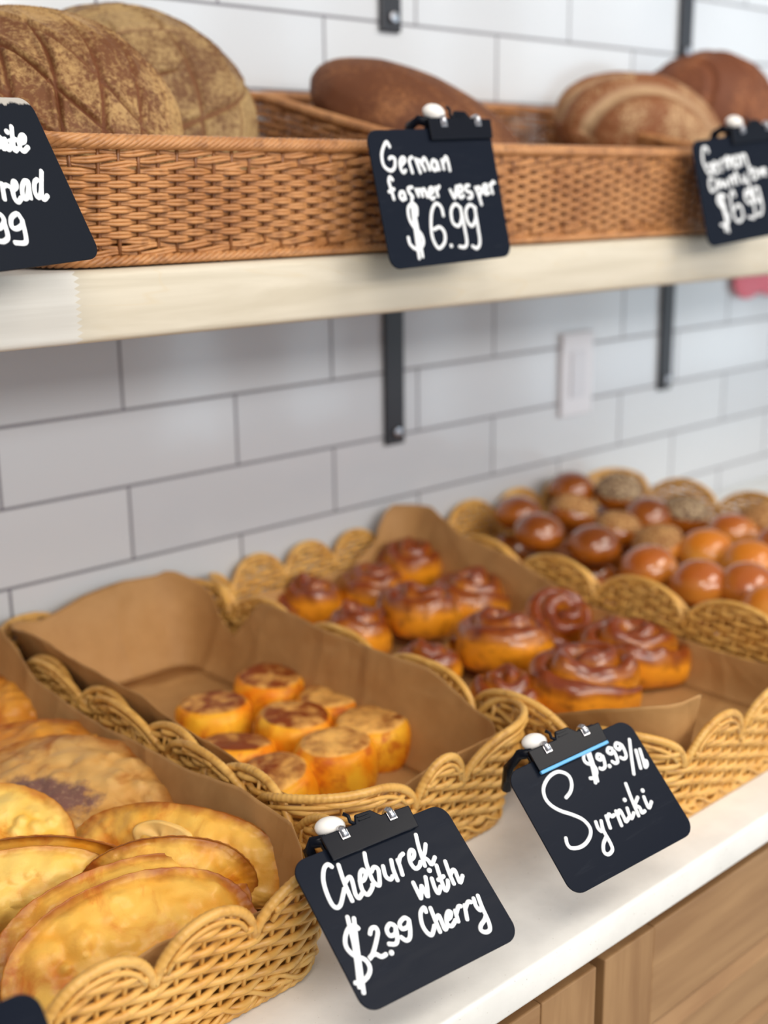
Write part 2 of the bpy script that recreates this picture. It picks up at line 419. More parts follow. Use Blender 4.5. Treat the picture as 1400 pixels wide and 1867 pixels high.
def bread_basket(label, x0, x1, y0, y1, hf, hb, drop=0.):
    """tall back, lower front, twisted rim"""
    zb = 1.03*S+Z0
    pl = Plan(x0*S, x1*S, y0*S, y1*S, .03)
    t = thing('bread_basket', label, 'basket', ((x0+x1)/2*S, (y0+y1)/2*S, zb), 'brown wicker bread baskets on the shelf')
    pl.P = pl.P - np.array([t.location.x, t.location.y]); L = pl.L
    yy0, yy1 = pl.P[:, 1].min(), pl.P[:, 1].max()
    def H(s):
        y = pl.at(s, 0*np.asarray(s, float), 0)[..., 1]; u = np.clip((y-yy0)/(yy1-yy0), 0, 1)
        return (hf + (hb-hf)*(u**1.15))*S
    out = lambda z: z*.09
    step = .0035; n = int(L/step); ss = np.arange(n)*L/n; h = H(ss)
    nst = 2*int(round(L/.0165/2)); per = L/nst; b = MB()
    nrow = int(hf*S/.0052)
    for row in range(nrow):
        fz = (row+.5)/nrow
        z = .008 + (h-.013)*fz
        a = row % 2
        if row >= nrow-3 or row < 2:                       # long twisted rounds near the rim and foot
            wv = np.cos(math.pi*ss/(per*1.5) + math.pi*2/3*row); am = .0021; vz = .0012*np.sin(math.pi*ss/(per*1.5)+math.pi*2/3*row)
        else:
            cs_ = np.cos(math.pi*ss/per + math.pi*row); wv = np.sign(cs_)*np.abs(cs_)**.6; am = .0027; vz = 0
        for dz in (-.00125, .00125):
            b.tube(pl.at(ss, out(z)+am*wv, z+dz*(.75+.35*wv)+vz), .00145, 5, closed=True)
    b.build('weave', RATD, t)
    b = MB()
    for k in range(nst):
        s = k*per; hh = float(H(s)); z = np.linspace(.003, hh-.002, 7)
        b.tube(pl.at(np.full(7, s), out(z), z), .0016, 5, ref=(1, .3, 0))
    b.build('stakes', RATI, t)
    b = MB(); X = pl.at(ss, out(h)+.001, h); rope(b, X, pl.nrm(ss), .0022, .0036, .040, 7)
    b.build('rim', RATD, t)
    b = MB(); X = pl.at(ss, .0025, .0052); rope(b, X, pl.nrm(ss), .0019, .0024, .026, 4); b.build('foot', RATD, t)
    inn = pl.at(np.arange(120)*L/120, -.001, .006)
    v = np.vstack([inn, inn-[0, 0, .003]]); f = [tuple(range(120)), tuple(range(239, 119, -1))]+[(i, 120+i, 120+(i+1) % 120, (i+1) % 120) for i in range(120)]
    MB().add(v, f).build('base', RATI, t)
    return t
bread_basket('long brown wicker bread basket on the shelf holding the two big round scored loaves', -1.0, 3.62, -3.85, -.30, 1.08, 1.88)
bread_basket('long brown wicker bread basket on the shelf holding the dark elongated loaf', 3.96, 9.2, -3.85, -.30, 1.08, 1.88)
bread_basket('brown wicker bread basket at the right end of the shelf under the two rustic loaves', 9.6, 15.0, -3.85, -.30, 1.08, 1.88)

scalloped_basket('scalloped wicker tray at lower left heaped with flat fried turnovers', -4.3, -.52, -7.1, -.30, 2, 4, 3, -6.82, cf=.77*S)
scalloped_basket('narrow scalloped wicker tray holding eight small round cheese pancakes', -.36, 2.42, -6.5, -.30, 1, 3, 2, -6.22, cf=.85*S)
scalloped_basket('scalloped wicker tray full of glazed spiral pastries', 2.68, 6.48, -7.6, -.25, 3, 4, 3, -7.45, cf=.27*S)
scalloped_basket('scalloped wicker tray farthest right heaped with shiny round buns', 6.74, 11.7, -7.6, -.25, 4, 4, 3, -7.45, cf=.5*S)

# ================================================================ PAPER LINERS
m = N('brown_kraft_paper')
n1 = m.noise(60, None, 3); 
vo = m.n('ShaderNodeTexVoronoi', feature='DISTANCE_TO_EDGE'); vo.inputs['Scale'].default_value = 9
m.set(vo.inputs['Vector'], m.mapv(m.coord(), (1, 1, .45), rot=(.4, .3, .5)))
m.bump(m.math('ADD', m.math('ADD', m.noise(11, None, 3, .5, .7), m.math('MULTIPLY', n1, .1)), m.math('MULTIPLY', m.ramp(vo.outputs['Distance'], [(0, 1), (.10, 0)]), .35)), .7, .006)
KRAFT = m.fin(m.mix(n1, rgb(168, 124, 74), rgb(188, 144, 92)), .62, .3)
try: m.b.inputs['Transmission Weight'].default_value = 0
except Exception: pass
def liner(label, x0, x1, y0, y1, base_front, tops, seed, amp=.0035):
    """tops: list of (side position 0..4, height in rows above the counter, lean outwards in mm)"""
    zb = -4.5*S+Z0
    pl = Plan(x0*S+.021, x1*S-.021, base_front*S+.010, y1*S-.021, .03)
    n = 220; L = pl.L; ss = np.arange(n)*L/n
    sd = [q if i or q < L/2 else q-L for i, q in enumerate(pl.sides)]+[pl.sides[0]+(L if pl.sides[0] < L/2 else 0)]
    u = np.interp(np.where(ss < sd[0], ss+L, ss), sd, [0, 1, 2, 3, 4]) % 4
    tp = np.array(sorted(tops)); tp = np.vstack([tp, tp[0]+[4, 0, 0]])
    hh = np.interp(u, tp[:, 0], tp[:, 1])*S; ln = np.interp(u, tp[:, 0], tp[:, 2])*.001
    K = 26; ks = np.linspace(0, 1, K)
    X = np.zeros((n, K, 3))
    for j, k in enumerate(ks):
        z = .0115 + (hh-.0115)*k
        X[:, j] = pl.at(ss, z*.22 - .004 + ln*k**3 - .007*(1-k)**6, z)
    # creases
    nr = pl.nrm(ss)
    for i in range(n):
        for j in range(K):
            p = X[i, j]; d = nz(p, 14, seed)*1.0 + abs(nz(p, 26, seed+5))*.7
            X[i, j] += nr[i]*(-abs(d)*amp*(.25+ks[j])) + np.array([0, 0, .8*amp*nz(p, 12, seed+9)*ks[j]])
    b = MB(); b.grid(X, closed_u=True, flip=True)
    c = X[:, 0].mean(0); R = [X[:, 0]]
    for q in np.linspace(.85, 0.02, 9): R.append(c+(X[:, 0]-c)*q)
    F = np.stack(R, 1); F[:, 1:, 2] = .0115+Z0*0; 
    for i in range(n):
        for j in range(1, F.shape[1]): F[i, j, 2] = .0115 + .0012*nz(F[i, j], 20, seed)
    b.grid(F, closed_u=True)
    o = b.build('paper_liner', KRAFT, solid=.0003, loc=(0, 0, zb))
    return tag(o, label, 'paper liner', None)
# sides: 0 = front-left corner, 1 = front-right, 2 = back-right, 3 = back-left
liner('brown paper lining the tray under the fried turnovers', -4.3, -.52, -7.1, -.3, -6.82,
      [(0, .6, 0), (.35, .82, 0), (.55, .97, 0), (.62, .92, 0), (.86, .80, 0), (.97, .70, 0), (1.05, 1.06, 0), (1.18, 1.12, 0), (1.32, 1.02, 0), (1.5, .98, 0), (1.66, .97, 0), (1.8, 1.0, 0), (1.93, 1.3, 0), (2.0, 1.45, 2), (2.3, 1.3, 0), (3, 1.1, 0), (3.5, 1, 0)], 3)
liner('brown paper lining the tray around the cheese pancakes, tall at the back and left', -.36, 2.42, -6.5, -.3, -6.22,
      [(0, 1.0, 0), (.12, 1.04, -2), (.22, .84, -3), (.34, .80, -3), (.45, .92, -2), (.62, 1.0, 0), (.85, 1.0, 0), (.97, .95, 0), (1.06, 1.0, -2), (1.2, 1.22, 0), (1.5, 1.2, 0), (1.70, 1.26, 0), (1.76, 1.22, 0), (1.84, .66, 0), (1.90, .84, 0), (1.95, 1.12, 0), (2.0, 1.30, 3), (2.05, 1.36, 6), (2.10, 1.30, 6), (2.3, 1.32, 8), (2.6, 1.26, 8), (2.9, 1.12, 4), (3.0, 1.25, 4), (3.1, 1.38, 6), (3.3, 1.35, 6), (3.55, 1.3, 3), (3.62, 1.22, 3), (3.8, 1.12, 2), (3.93, 1.06, 2)], 11)
liner('brown paper lining the tray under the glazed spiral pastries', 2.68, 6.48, -7.6, -.25, -7.45,
      [(0, 1.42, 2), (.08, 1.46, 4), (.15, 1.42, 2), (.175, 1.3, 0), (.19, .75, -4), (.5, .72, 0), (.8, .7, 0), (1, .7, 0), (1.2, .62, 0), (1.5, .75, 0), (1.72, 1.12, 0), (1.86, 1.2, 0), (1.96, 1.5, 2), (2.04, 1.52, 3), (2.12, 1.0, 0), (2.3, .74, 0), (2.9, .70, 0), (3.2, .74, 0), (3.6, .76, 0), (3.85, .95, 0), (3.93, 1.2, 0)], 23)

# ================================================================ FRIED TURNOVERS
def fried_mat(name, pale, gold, brown, edgec, patch=None, blister=None):
    m = N(name); rr = m.attr('rim'); bl = m.attr('blister')
    n1 = m.noise(27, None, 5, .66, .9); n2 = m.noise(11, None, 3, .55, .8)
    c = m.mix(m.ramp(n2, [(.36, 0), (.62, 1)]), gold, pale)
    c = m.mix(m.math('MULTIPLY', m.ramp(n1, [(.50, 0), (.68, 1)]), .85), c, brown)
    c = m.mix(m.math('MULTIPLY', m.ramp(bl, [(.15, 0), (.8, 1)]), .55), c, pale)
    if patch:
        pn = m.math('ADD', m.attr('patch'), m.math('MULTIPLY', m.math('SUBTRACT', m.noise(60, None, 4, .65), .5), .9))
        c = m.mix(m.math('MULTIPLY', m.ramp(pn, [(.40, 0), (.62, 1)]), .9), c, m.mix(m.ramp(m.noise(300, None, 2), [(.52, 0), (.74, .6)]), patch, rgb(166, 136, 110)))
    rn = m.math('ADD', rr, m.math('MULTIPLY', m.math('SUBTRACT', m.noise(45, None, 3), .5), .35))
    c = m.mix(m.math('MULTIPLY', m.ramp(rn, [(.84, 0), (1.04, 1)]), .8), c, edgec)
    m.bump(m.math('ADD', m.noise(120, None, 4, .6), m.math('MULTIPLY', n1, .8)), .35, .0016)
    return m.fin(c, m.ramp(n1, [(.3, .38), (.7, .52)]), .35, Coat_Weight=.12, Coat_Roughness=.25, Subsurface_Weight=.08, Subsurface_Radius=(.01, .005, .002), Subsurface_Scale=.5)
FRY = fried_mat('golden_fried_dough', rgb(240, 192, 92), rgb(230, 152, 34), rgb(204, 92, 6), rgb(140, 58, 8))
FRYP = fried_mat('pale_fried_dough', rgb(246, 210, 118), rgb(242, 184, 64), rgb(222, 138, 30), rgb(190, 112, 40))
FRYD = fried_mat('olive_fried_dough', rgb(214, 170, 104), rgb(202, 136, 54), rgb(160, 88, 16), rgb(140, 72, 10), patch=rgb(112, 78, 78))
FRYO = fried_mat('deep_fried_dough', rgb(216, 150, 58), rgb(200, 116, 20), rgb(160, 74, 6), rgb(130, 56, 6))
def turnover(code, PL, PR, T, label, m, seed, thick=.013, patch=None):
    PL, PR, T = [V(*q) for q in (PL, PR, T)]
    mid = (PL+PR)/2; ex = (PR-PL); W = ex.length; ex.normalize()
    ey = T-mid; ey -= ex*ey.dot(ex); D = ey.length; ey.normalize()
    D2 = D; mid = mid + ey*(D-D2); nrm_ = ex.cross(ey)
    if nrm_.z < 0: nrm_ = -nrm_
    nr, na = 46, 150; th = np.arange(na)/na*2*np.pi
    rad = np.zeros((na, 2))
    for i, a in enumerate(th):
        c_, s_ = math.cos(a), math.sin(a)
        rad[i] = (W/2*np.sign(c_)*abs(c_)**.92, D2*.62*s_ if s_ > 0 else D2*.38*np.sign(s_)*abs(s_)**.55)
    rs = np.linspace(0, 1, nr)**.8
    top = np.zeros((na, nr, 3)); bot = np.zeros((na, nr, 3)); rim = np.zeros((na, nr)); bl = np.zeros((na, nr)); pt = np.zeros((na, nr))
    rg = np.random.default_rng(seed)
    bub = [(rg.uniform(-.40, .40)*W, rg.uniform(-.32, .48)*D2, rg.uniform(.004, .013), rg.uniform(.0014, .0048)) for _ in range(60)]
    B = np.array(bub); cy = D2*.38
    crimp = 1 + .003*np.sin(th*46+seed) + .006*np.array([nz((math.cos(a), math.sin(a), 0), 9, seed+2) for a in th]) + .014*np.array([nz((math.cos(a), math.sin(a), 0), 3, seed) for a in th])
    for j, r in enumerate(rs):
        xy = rad*r*crimp[:, None] if j else rad*0
        dome = thick*max(0, 1-(r/.90)**2.2)
        edge = .0014 + .0003*np.sin(th*46+seed)*(r > .9)
        d2 = ((xy[:, None, 0]-B[None, :, 0])**2 + (xy[:, None, 1]-B[None, :, 1])**2)/B[None, :, 2]**2
        g = np.exp(-d2*1.2); bump_ = (g*B[None, :, 3]).max(1)
        nn = np.array([nz((x, y, 0), 24, seed)*.0050 + nz((x, y, 0), 70, seed+3)*.0022 + nz((x, y, 0), 150, seed+3)*.0009 for x, y in xy])
        fade = np.clip((1-r)*7, 0, 1)
        top[:, j, :2] = xy; top[:, j, 2] = dome + edge + (bump_+nn)*(.35+.65*fade)*np.clip((1-r)*14, 0.1, 1)
        bot[:, j, :2] = xy; bot[:, j, 2] = -dome*.35 - edge
        rim[:, j] = r; bl[:, j] = g.max(1)
        if patch:
            px, py, pa, pb = patch; pt[:, j] = np.clip(1-np.sqrt(((xy[:, 0]/W-px)/pa)**2 + ((xy[:, 1]/D2-py)/pb)**2), 0, 1)
    sag = lambda X: X[..., 2] - 0*X[..., 0]
    # whole pie slightly curved
    for X in (top, bot): X[..., 2] += -.6*(X[..., 0]**2)*1.1 - .25*X[..., 1]**2*1.0
    top[..., 1] += cy; bot[..., 1] += cy
    b = MB(); b.grid(top, closed_u=True); b.grid(bot, closed_u=True, flip=True)
    # close the edge
    n0 = na*nr
    for i in range(na):
        i2 = (i+1) % na; b.f.append((i*nr+nr-1, n0+i*nr+nr-1, n0+i2*nr+nr-1, i2*nr+nr-1))
    o = b.build('fried_turnover', m, att=dict(rim=np.concatenate([rim.ravel()]*2), blister=np.concatenate([bl.ravel(), bl.ravel()*0]), patch=np.concatenate([pt.ravel()]*2)))
    M = Matrix((ex, ey, nrm_)).transposed().to_4x4(); o.matrix_world = Matrix.Translation(mid) @ M
    return tag(o, label, 'turnover', 'fried turnovers in the lower left tray')
TURN = [
('I', [-1.8, -0.9, -4.2], [-1.0, -2.3, -4.2], [-0.81, -0.72, -3.65], 'brown fried turnover farthest back in the tray, at the left edge', FRYO, None),
('G', [-2.4, -2.4, -4.2], [-1.0, -4.3, -4.2], [-1.02, -2.24, -3.65], 'brown-edged fried turnover peeking out behind the one with a purple patch', FRYO, None),
('F', [-2.75, -3.2, -4.1], [-1.3, -5.2, -4.1], [-1.2, -2.86, -3.55], 'large olive-gold fried turnover with a dark purple filling patch showing through', FRYD, (-.02, .0, .42, .30)),
('H', [-3.1, -3.6, -4.1], [-2.0, -4.9, -4.1], [-2.13, -3.63, -3.5], 'pale crumbly fried turnover overlapping the purple-patched one at the left edge', FRYP, None),
('J', [-2.6, -4.1, -4.2], [-1.4, -5.3, -4.2], [-1.94, -4.79, -3.65], 'fried turnover of which only a thin crimped edge shows below the purple-patched one', FRY, None),
('E', [-1.9, -4.6, -4.22], [-0.78, -6.45, -4.22], [-1.01, -5.3, -3.5], 'large golden fried turnover with a torn pale bubble beside the paper at the right', FRY, None),
('D', [-2.1, -5.3, -4.22], [-0.9, -6.2, -4.22], [-1.18, -5.86, -3.5], 'golden fried turnover in the middle right, in front of the one with the torn bubble', FRY, None),
('C', [-3.4, -4.7, -4.2], [-1.75, -5.5, -4.2], [-2.21, -4.95, -3.55], 'smooth pale yellow fried turnover at the left edge', FRYP, None),
('B', [-3.1, -6.0, -4.22], [-1.0, -6.4, -4.22], [-1.88, -5.65, -3.55], 'golden fried turnover lying directly beneath the frontmost one', FRY, None),
('A', [-3.2, -6.45, -4.24], [-1.12, -6.72, -4.24], [-2.03, -5.91, -3.52], 'frontmost golden fried turnover with blisters, against the basket rim', FRY, None),]
for i, (code, a, b_, c_, lab, mm, pt_) in enumerate(TURN):
    o = turnover(code, a, b_, c_, lab, mm, 40+i*7, patch=pt_)
    if code == 'E':                                             # torn blister with its raised lip
        a_ = np.arange(48)/48*2*math.pi; b = MB(); Rr = []
        for q, zq in ((0, .0015), (.45, .0018), (.75, .0022), (.9, .0028), (1., .0030), (1.07, .0016), (1.12, -.003)):
            Rr.append(np.stack([q*.021*np.cos(a_)*(1+.08*np.sin(3*a_)), q*.012*np.sin(a_)*(1+.1*np.cos(2*a_+1)), zq+.0008*np.sin(5*a_)], -1))
        b.grid(np.stack(Rr, 1), closed_u=True)
        m_ = N('pale_inner_dough'); m_.fin(m_.mix(m_.noise(60), rgb(250, 222, 150), rgb(232, 168, 66)), .35)
        p_ = b.build('blister', m_.m, o); p_.location = (-.008, .042, .0125)

# ================================================================ CHEESE PANCAKES
def pancake_mat(name, burn):
    m = N(name); cap = m.attr('cap'); rn = m.rand()
    off = m.n('ShaderNodeCombineXYZ'); m.set(off.inputs[0], m.math('MULTIPLY', rn, 3.)); m.set(off.inputs[1], rn)
    va = m.n('ShaderNodeVectorMath', operation='ADD'); m.set(va.inputs[0], m.coord()); m.set(va.inputs[1], off.outputs[0])
    v = va.outputs[0]
    n1 = m.noise(55, v, 4, .62, .4); n2 = m.noise(26, v, 3, .5, .5)
    side = m.mix(m.ramp(n2, [(.36, 0), (.64, 1)]), rgb(232, 134, 8), rgb(244, 182, 46))
    side = m.mix(m.math('MULTIPLY', m.ramp(n1, [(.52, 0), (.66, 1)]), .8), side, rgb(192, 88, 18))
    top = m.mix(m.ramp(m.math('ADD', m.noise(42, v, 5, .6, .3), m.math('MULTIPLY', cap, .10)), [(.42-burn, 0), (.54-burn, .35), (.72-burn, 1)]), rgb(252, 192, 104), rgb(134, 60, 16))
    c = m.mix(m.ramp(m.math('ADD', cap, m.math('MULTIPLY', m.math('SUBTRACT', n1, .5), .35)), [(.42, 0), (.58, 1)]), side, top)
    m.bump(m.math('ADD', n1, m.noise(180, v, 3)), .3, .0014)
    return m.fin(c, .5, .3, Coat_Weight=.04, Coat_Roughness=.3, Subsurface_Weight=.15, Subsurface_Radius=(.01, .005, .002), Subsurface_Scale=.5)
PCB = pancake_mat('browned_curd_cake', .06); PCP = pancake_mat('golden_curd_cake', -.05)
def pancake(x, y, z, R, H, tiltx, tilty, label, m, seed):
    nu, nv = 72, 34; prof = []
    Rr = R*S; h = H*S/2; c = min(h*.8, .0125)
    pts = [(0, h*1.02)]
    for q in np.linspace(.15, 1, 9): pts.append(((Rr-c)*q, h*(1.02-.02*q)))
    for q in np.linspace(0, math.pi/2, 7)[1:]: pts.append((Rr-c+c*math.sin(q), h-c+c*math.cos(q)))
    pts.append((Rr*1.012, 0))
    for q in np.linspace(0, math.pi/2, 6): pts.append((Rr-c+c*math.cos(q), -h+c-c*math.sin(q)))
    for q in (.6, .3, 0.0): pts.append(((Rr-c)*q, -h))
    pts = np.array(pts); X = np.zeros((nu, len(pts), 3)); cap = np.zeros((nu, len(pts)))
    for i in range(nu):
        a = i/nu*2*math.pi; wob = 1+.035*nz((math.cos(a), math.sin(a), 0), 1.3, seed)
        for j, (r, zz_) in enumerate(pts):
            p = np.array([r*math.cos(a)*wob, r*math.sin(a)*wob, zz_])
            d = nz(p, 60, seed)*.0016 + nz(p, 140, seed)*.0006
            X[i, j] = p*(1+d/(np.linalg.norm(p)+.004))
            cap[i, j] = np.clip((zz_/h-.55)/.45, 0, 1)*np.clip((1.0-r/Rr)/.26, 0, 1) if zz_ > 0 else 0
    b = MB(); b.grid(X, closed_u=True, flip=True)
    o = b.build('curd_pancake', m, att=dict(cap=cap), loc=V(x, y, z-H/2)); o.rotation_euler = (tiltx, tilty, seed*1.3)
    return tag(o, label, 'pancake', 'round cheese pancakes in the narrow tray')
PK = [((1.06, -2.74, -3.95), PCB, 'thick cheese pancake farthest left in the group, with a browned top'),
((1.95, -2.64, -3.90), PCB, 'brown-topped cheese pancake farthest back, nearest the tall empty paper'),
((2.22, -3.50, -3.95), PCP, 'smooth golden cheese pancake at the back beside the right-hand paper wall'),
((1.50, -3.66, -3.93), PCB, 'brown-topped cheese pancake in the middle, surrounded by all the others'),
((2.0, -4.42, -3.90), PCP, 'tall orange-gold cheese pancake at the far right of the group'),
((.70, -3.66, -4.02), PCB, 'cheese pancake with a burnt top, between the farthest left and front left ones'),
((1.33, -4.58, -3.90), PCP, 'tall golden cheese pancake at the front of the group with a scorched side'),
((.52, -4.55, -3.97), PCB, 'cheese pancake at the front left leaning on the paper, dark burnt top')]
for i, (p, mm, lab) in enumerate(PK):
    pancake(*p, .445, .50 if i not in (4, 6) else .56, [.05, -.04, .03, .06, -.05, .16, .03, .14][i], [.0, .03, -.04, .03, .02, -.10, -.03, -.12][i], lab, mm, i+2)

# ================================================================ SPIRAL PASTRIES
m = N('glazed_spiral_dough'); hh = m.attr('ridge'); rn = m.rand()
n1 = m.noise(38, None, 4, .6, .5)
c = m.mix(m.ramp(m.math('ADD', hh, m.math('MULTIPLY', m.math('SUBTRACT', n1, .5), .9)), [(.25, 0), (.55, .5), (.95, 1)]), rgb(228, 146, 30), rgb(128, 52, 10))
c = m.mix(m.math('MULTIPLY', m.ramp(m.noise(80, None, 3), [(.52, 0), (.68, 1)]), .5), c, rgb(92, 34, 8))
m.bump(m.noise(90, None, 3), .25, .0014)
SPIR = m.fin(c, .34, .5, Coat_Weight=.5, Coat_Roughness=.10)
def spiral_pastry(x, y, z, R, label, seed, stretch=1., rot=(0, 0, 0), turns=2.5, hgt=.78):
    b = MB(); n = 190; t = np.linspace(0, 1, n); rg = np.random.default_rng(seed)
    r0 = .10*R*S; w_ = (R*S)/(turns+.35)
    a = t*turns*2*math.pi + rg.uniform(0, 6)
    rad = r0 + (R*S-w_*.55-r0)*t
    H = hgt*S
    P = np.stack([rad*np.cos(a)*stretch, rad*np.sin(a), H*(.54 - .22*t**1.5) + .0016*np.sin(a*2.3+seed)], -1)
    k = 14; ang = np.arange(k)/k*2*math.pi
    X = np.zeros((n, k, 3)); rd = np.zeros((n, k))
    T = np.gradient(P, axis=0); T /= np.linalg.norm(T, axis=1)[:, None]
    for i in range(n):
        out_ = np.array([math.cos(a[i])*stretch, math.sin(a[i]), 0]); out_ /= np.linalg.norm(out_)
        taper = min(1, .45+t[i]*6)*min(1, .35+(1-t[i])*9)
        ww = w_*.66*taper; hu = H*(.40-.10*t[i])*taper; hd = P[i, 2]
        for j, q in enumerate(ang):
            s_, c_ = math.sin(q), math.cos(q)
            up = hu*s_ if s_ > 0 else hd*s_*.98
            p = P[i] + out_*c_*ww + np.array([0, 0, up])
            p = p + out_*(nz(p, 38, seed)*.0042) + np.array([0, 0, (nz(p, 45, seed+4)*.0046 + nz(p, 110, seed)*.0012)*(s_ > 0)])
            X[i, j] = p; rd[i, j] = max(0, s_)**.7
    b.grid(X, closed_v=True, flip=True)
    b.f.append(tuple(range(k))); b.f.append(tuple((n-1)*k+q for q in range(k-1, -1, -1)))
    o = b.build('spiral_pastry', SPIR, att=dict(ridge=rd), loc=V(x, y, z)); o.rotation_euler = rot
    return tag(o, label, 'pastry', 'glazed spiral pastries')
fz = -4.36
SP = [((4.22, -.62, -4.36), .55, 1., (0, 0, 0), 'flat dark spiral pastry at the back left corner of the tray'),
((5.15, -.95, -4.30), .60, 1.05, (0, .05, .3), 'golden spiral pastry near the back wall, second from the left'),
((6.0, -.80, -4.12), .56, 1., (.1, -.1, .8), 'spiral pastry farthest back, in front of the tall paper corner'),
((5.85, -2.20, -4.28), .62, 1.15, (.05, .1, .2), 'spiral pastry with a pale golden side beside the right-hand paper wall'),
((4.75, -2.30, -4.20), .64, 1.08, (.1, 0, 1.9), 'shiny spiral pastry in the middle of the back half of the tray'),
((3.85, -2.0, -4.38), .56, 1., (0, .1, .4), 'shiny spiral pastry on the left side behind the second rim scallop'),
((5.85, -3.75, -4.14), .56, 1., (.65, .1, -.5), 'spiral pastry tipped up so that its round coil faces the front'),
((4.72, -3.85, -4.22), .72, 1.1, (.12, 0, 2.4), 'large glossy spiral pastry in the centre of the front half'),
((5.75, -5.05, -4.26), .60, 1.45, (.1, .12, -.75), 'long oval spiral pastry at the front right next to bare paper'),
((4.70, -5.22, -4.28), .64, 1.38, (.1, .05, -.5), 'long oval spiral pastry closest to the front of the tray'),
((3.72, -3.55, -4.42), .50, 1., (0, 0, .6), 'reddish spiral pastry low on the left behind the rim'),
((3.80, -4.75, -4.46), .48, 1., (0, 0, 1.2), 'reddish spiral pastry low at the front left, mostly hidden')]
for i, (p, R, st_, rot, lab) in enumerate(SP): spiral_pastry(*p, R, lab, i*5+3, st_, rot)

# ================================================================ ROUND BUNS
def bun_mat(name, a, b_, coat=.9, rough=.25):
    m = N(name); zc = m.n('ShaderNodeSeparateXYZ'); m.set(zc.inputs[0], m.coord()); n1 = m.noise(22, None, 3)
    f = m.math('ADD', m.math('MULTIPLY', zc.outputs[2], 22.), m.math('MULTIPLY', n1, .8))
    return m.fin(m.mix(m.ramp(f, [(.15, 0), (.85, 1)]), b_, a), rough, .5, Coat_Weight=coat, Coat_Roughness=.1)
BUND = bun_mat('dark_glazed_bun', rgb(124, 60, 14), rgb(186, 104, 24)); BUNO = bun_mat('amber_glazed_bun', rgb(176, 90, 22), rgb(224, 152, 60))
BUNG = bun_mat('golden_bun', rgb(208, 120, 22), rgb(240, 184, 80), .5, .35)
m = N('crumb_topping'); n1 = m.noise(210, None, 3, .7)
m.bump(n1, .9, .003); CRUMB = m.fin(m.mix(m.ramp(n1, [(.42, 0), (.6, 1)]), rgb(140, 86, 42), rgb(206, 160, 100)), .75)
m = N('seed_topping'); n1 = m.noise(260, None, 2, .6)
m.bump(n1, .9, .003); SEED = m.fin(m.mix(m.ramp(n1, [(.47, 0), (.53, 1)]), rgb(84, 46, 24), rgb(190, 166, 130)), .6)
def bun(x, y, z, r, m, label, seed, top=None):
    nu, nv = 40, 24; X = np.zeros((nu, nv, 3)); Tn = []
    for i in range(nu):
        for j in range(nv):
            a = i/nu*2*math.pi; q = j/(nv-1)*math.pi
            p = np.array([math.sin(q)*math.cos(a), math.sin(q)*math.sin(a), math.cos(q)])
            p[2] *= .84 if p[2] > 0 else .62
            X[i, j] = p*(1+.03*nz(p, 1.4, seed))*r*S
    o = MB().grid(X, closed_u=True, flip=True).build('round_bun', m, loc=V(x, y, z)); o.rotation_euler = (rng.uniform(-.25, .25), rng.uniform(-.25, .25), seed)
    if top:
        Y = X[:, :11].copy()
        for i in range(nu):
            for j in range(11):
                p = Y[i, j]; k = 1.035 + .035*nz(p, 160, seed) if j < 10 else .985
                Y[i, j] = p*k
        MB().grid(Y, closed_u=True, flip=True).build('topping', top, o)
    return tag(o, label, 'bun', 'round buns in the far right tray')
BUNS = [((8.35, -.95, -3.48), BUND, None, 'dark smooth bun at the back left of the heap'),
((10.0, -.72, -3.38), BUND, None, 'dark bun topmost of the heap against the tiles'),
((10.35, -1.45, -3.38), BUND, SEED, 'dark bun with pale seeds, highest at the back right'),
((9.2, -1.38, -3.55), BUND, CRUMB, 'crumb-topped bun behind the second row from the back left'),
((9.95, -2.35, -3.55), BUND, None, 'smooth dark bun in the back row with a white glint, left of a seeded one'),
((10.42, -2.72, -3.55), BUND, SEED, 'dark seeded bun at the right end of the back row'),
((7.85, -1.80, -3.52), BUND, None, 'dark reddish bun low beside the left rim at the back'),
((8.05, -2.72, -3.58), BUND, None, 'very shiny dark bun with a bluish glint behind the left rim scallops'),
((8.92, -2.50, -3.58), BUND, CRUMB, 'crumb-topped bun in the middle of the dark buns'),
((8.75, -3.40, -3.58), BUNO, CRUMB, 'crumb-topped bun between the dark and the amber buns'),
((10.1, -3.80, -3.58), BUNO, None, 'amber bun with a white glint at the back of the lighter buns'),
((9.0, -4.05, -3.58), BUNG, None, 'pale golden bun at the centre of the lighter buns'),
((7.72, -3.95, -3.58), BUNO, None, 'amber bun with a white glint just behind the third rim scallop'),
((7.68, -4.82, -3.60), BUNO, None, 'reddish amber bun behind the frontmost rim scallops, bluish glint'),
((8.95, -4.82, -3.58), BUNG, None, 'pale golden bun near the right edge of the photo, second row'),
((10.75, -3.95, -3.5), BUNO, CRUMB, 'crumb-topped bun half cut off at the right edge of the photo, farthest back'),
((7.95, -5.40, -3.58), BUNO, None, 'dark-topped amber bun near the right edge, front row'),
((7.45, -6.05, -3.62), BUNG, None, 'yellowish bun at the right edge, closest to the front'),
((9.9, -4.75, -3.55), BUNO, None, 'amber bun on the far right side at the edge of the photo')]
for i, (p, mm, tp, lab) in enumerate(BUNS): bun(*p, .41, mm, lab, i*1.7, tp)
# lower layer that carries the heap
k = 0
for iy in range(8):
    for ix in range(5):
        x = 7.35 + ix*.86; y = -.85 - iy*.86
        if x > 10.9: continue
        bun(x, y, -4.12, .41, [BUND, BUNO, BUNG][min(2, iy//3)], 'round bun in the lower layer of the heap, covered by the buns above', 100+k*1.3)['group'] = 'lower layer of the bun heap'; k += 1

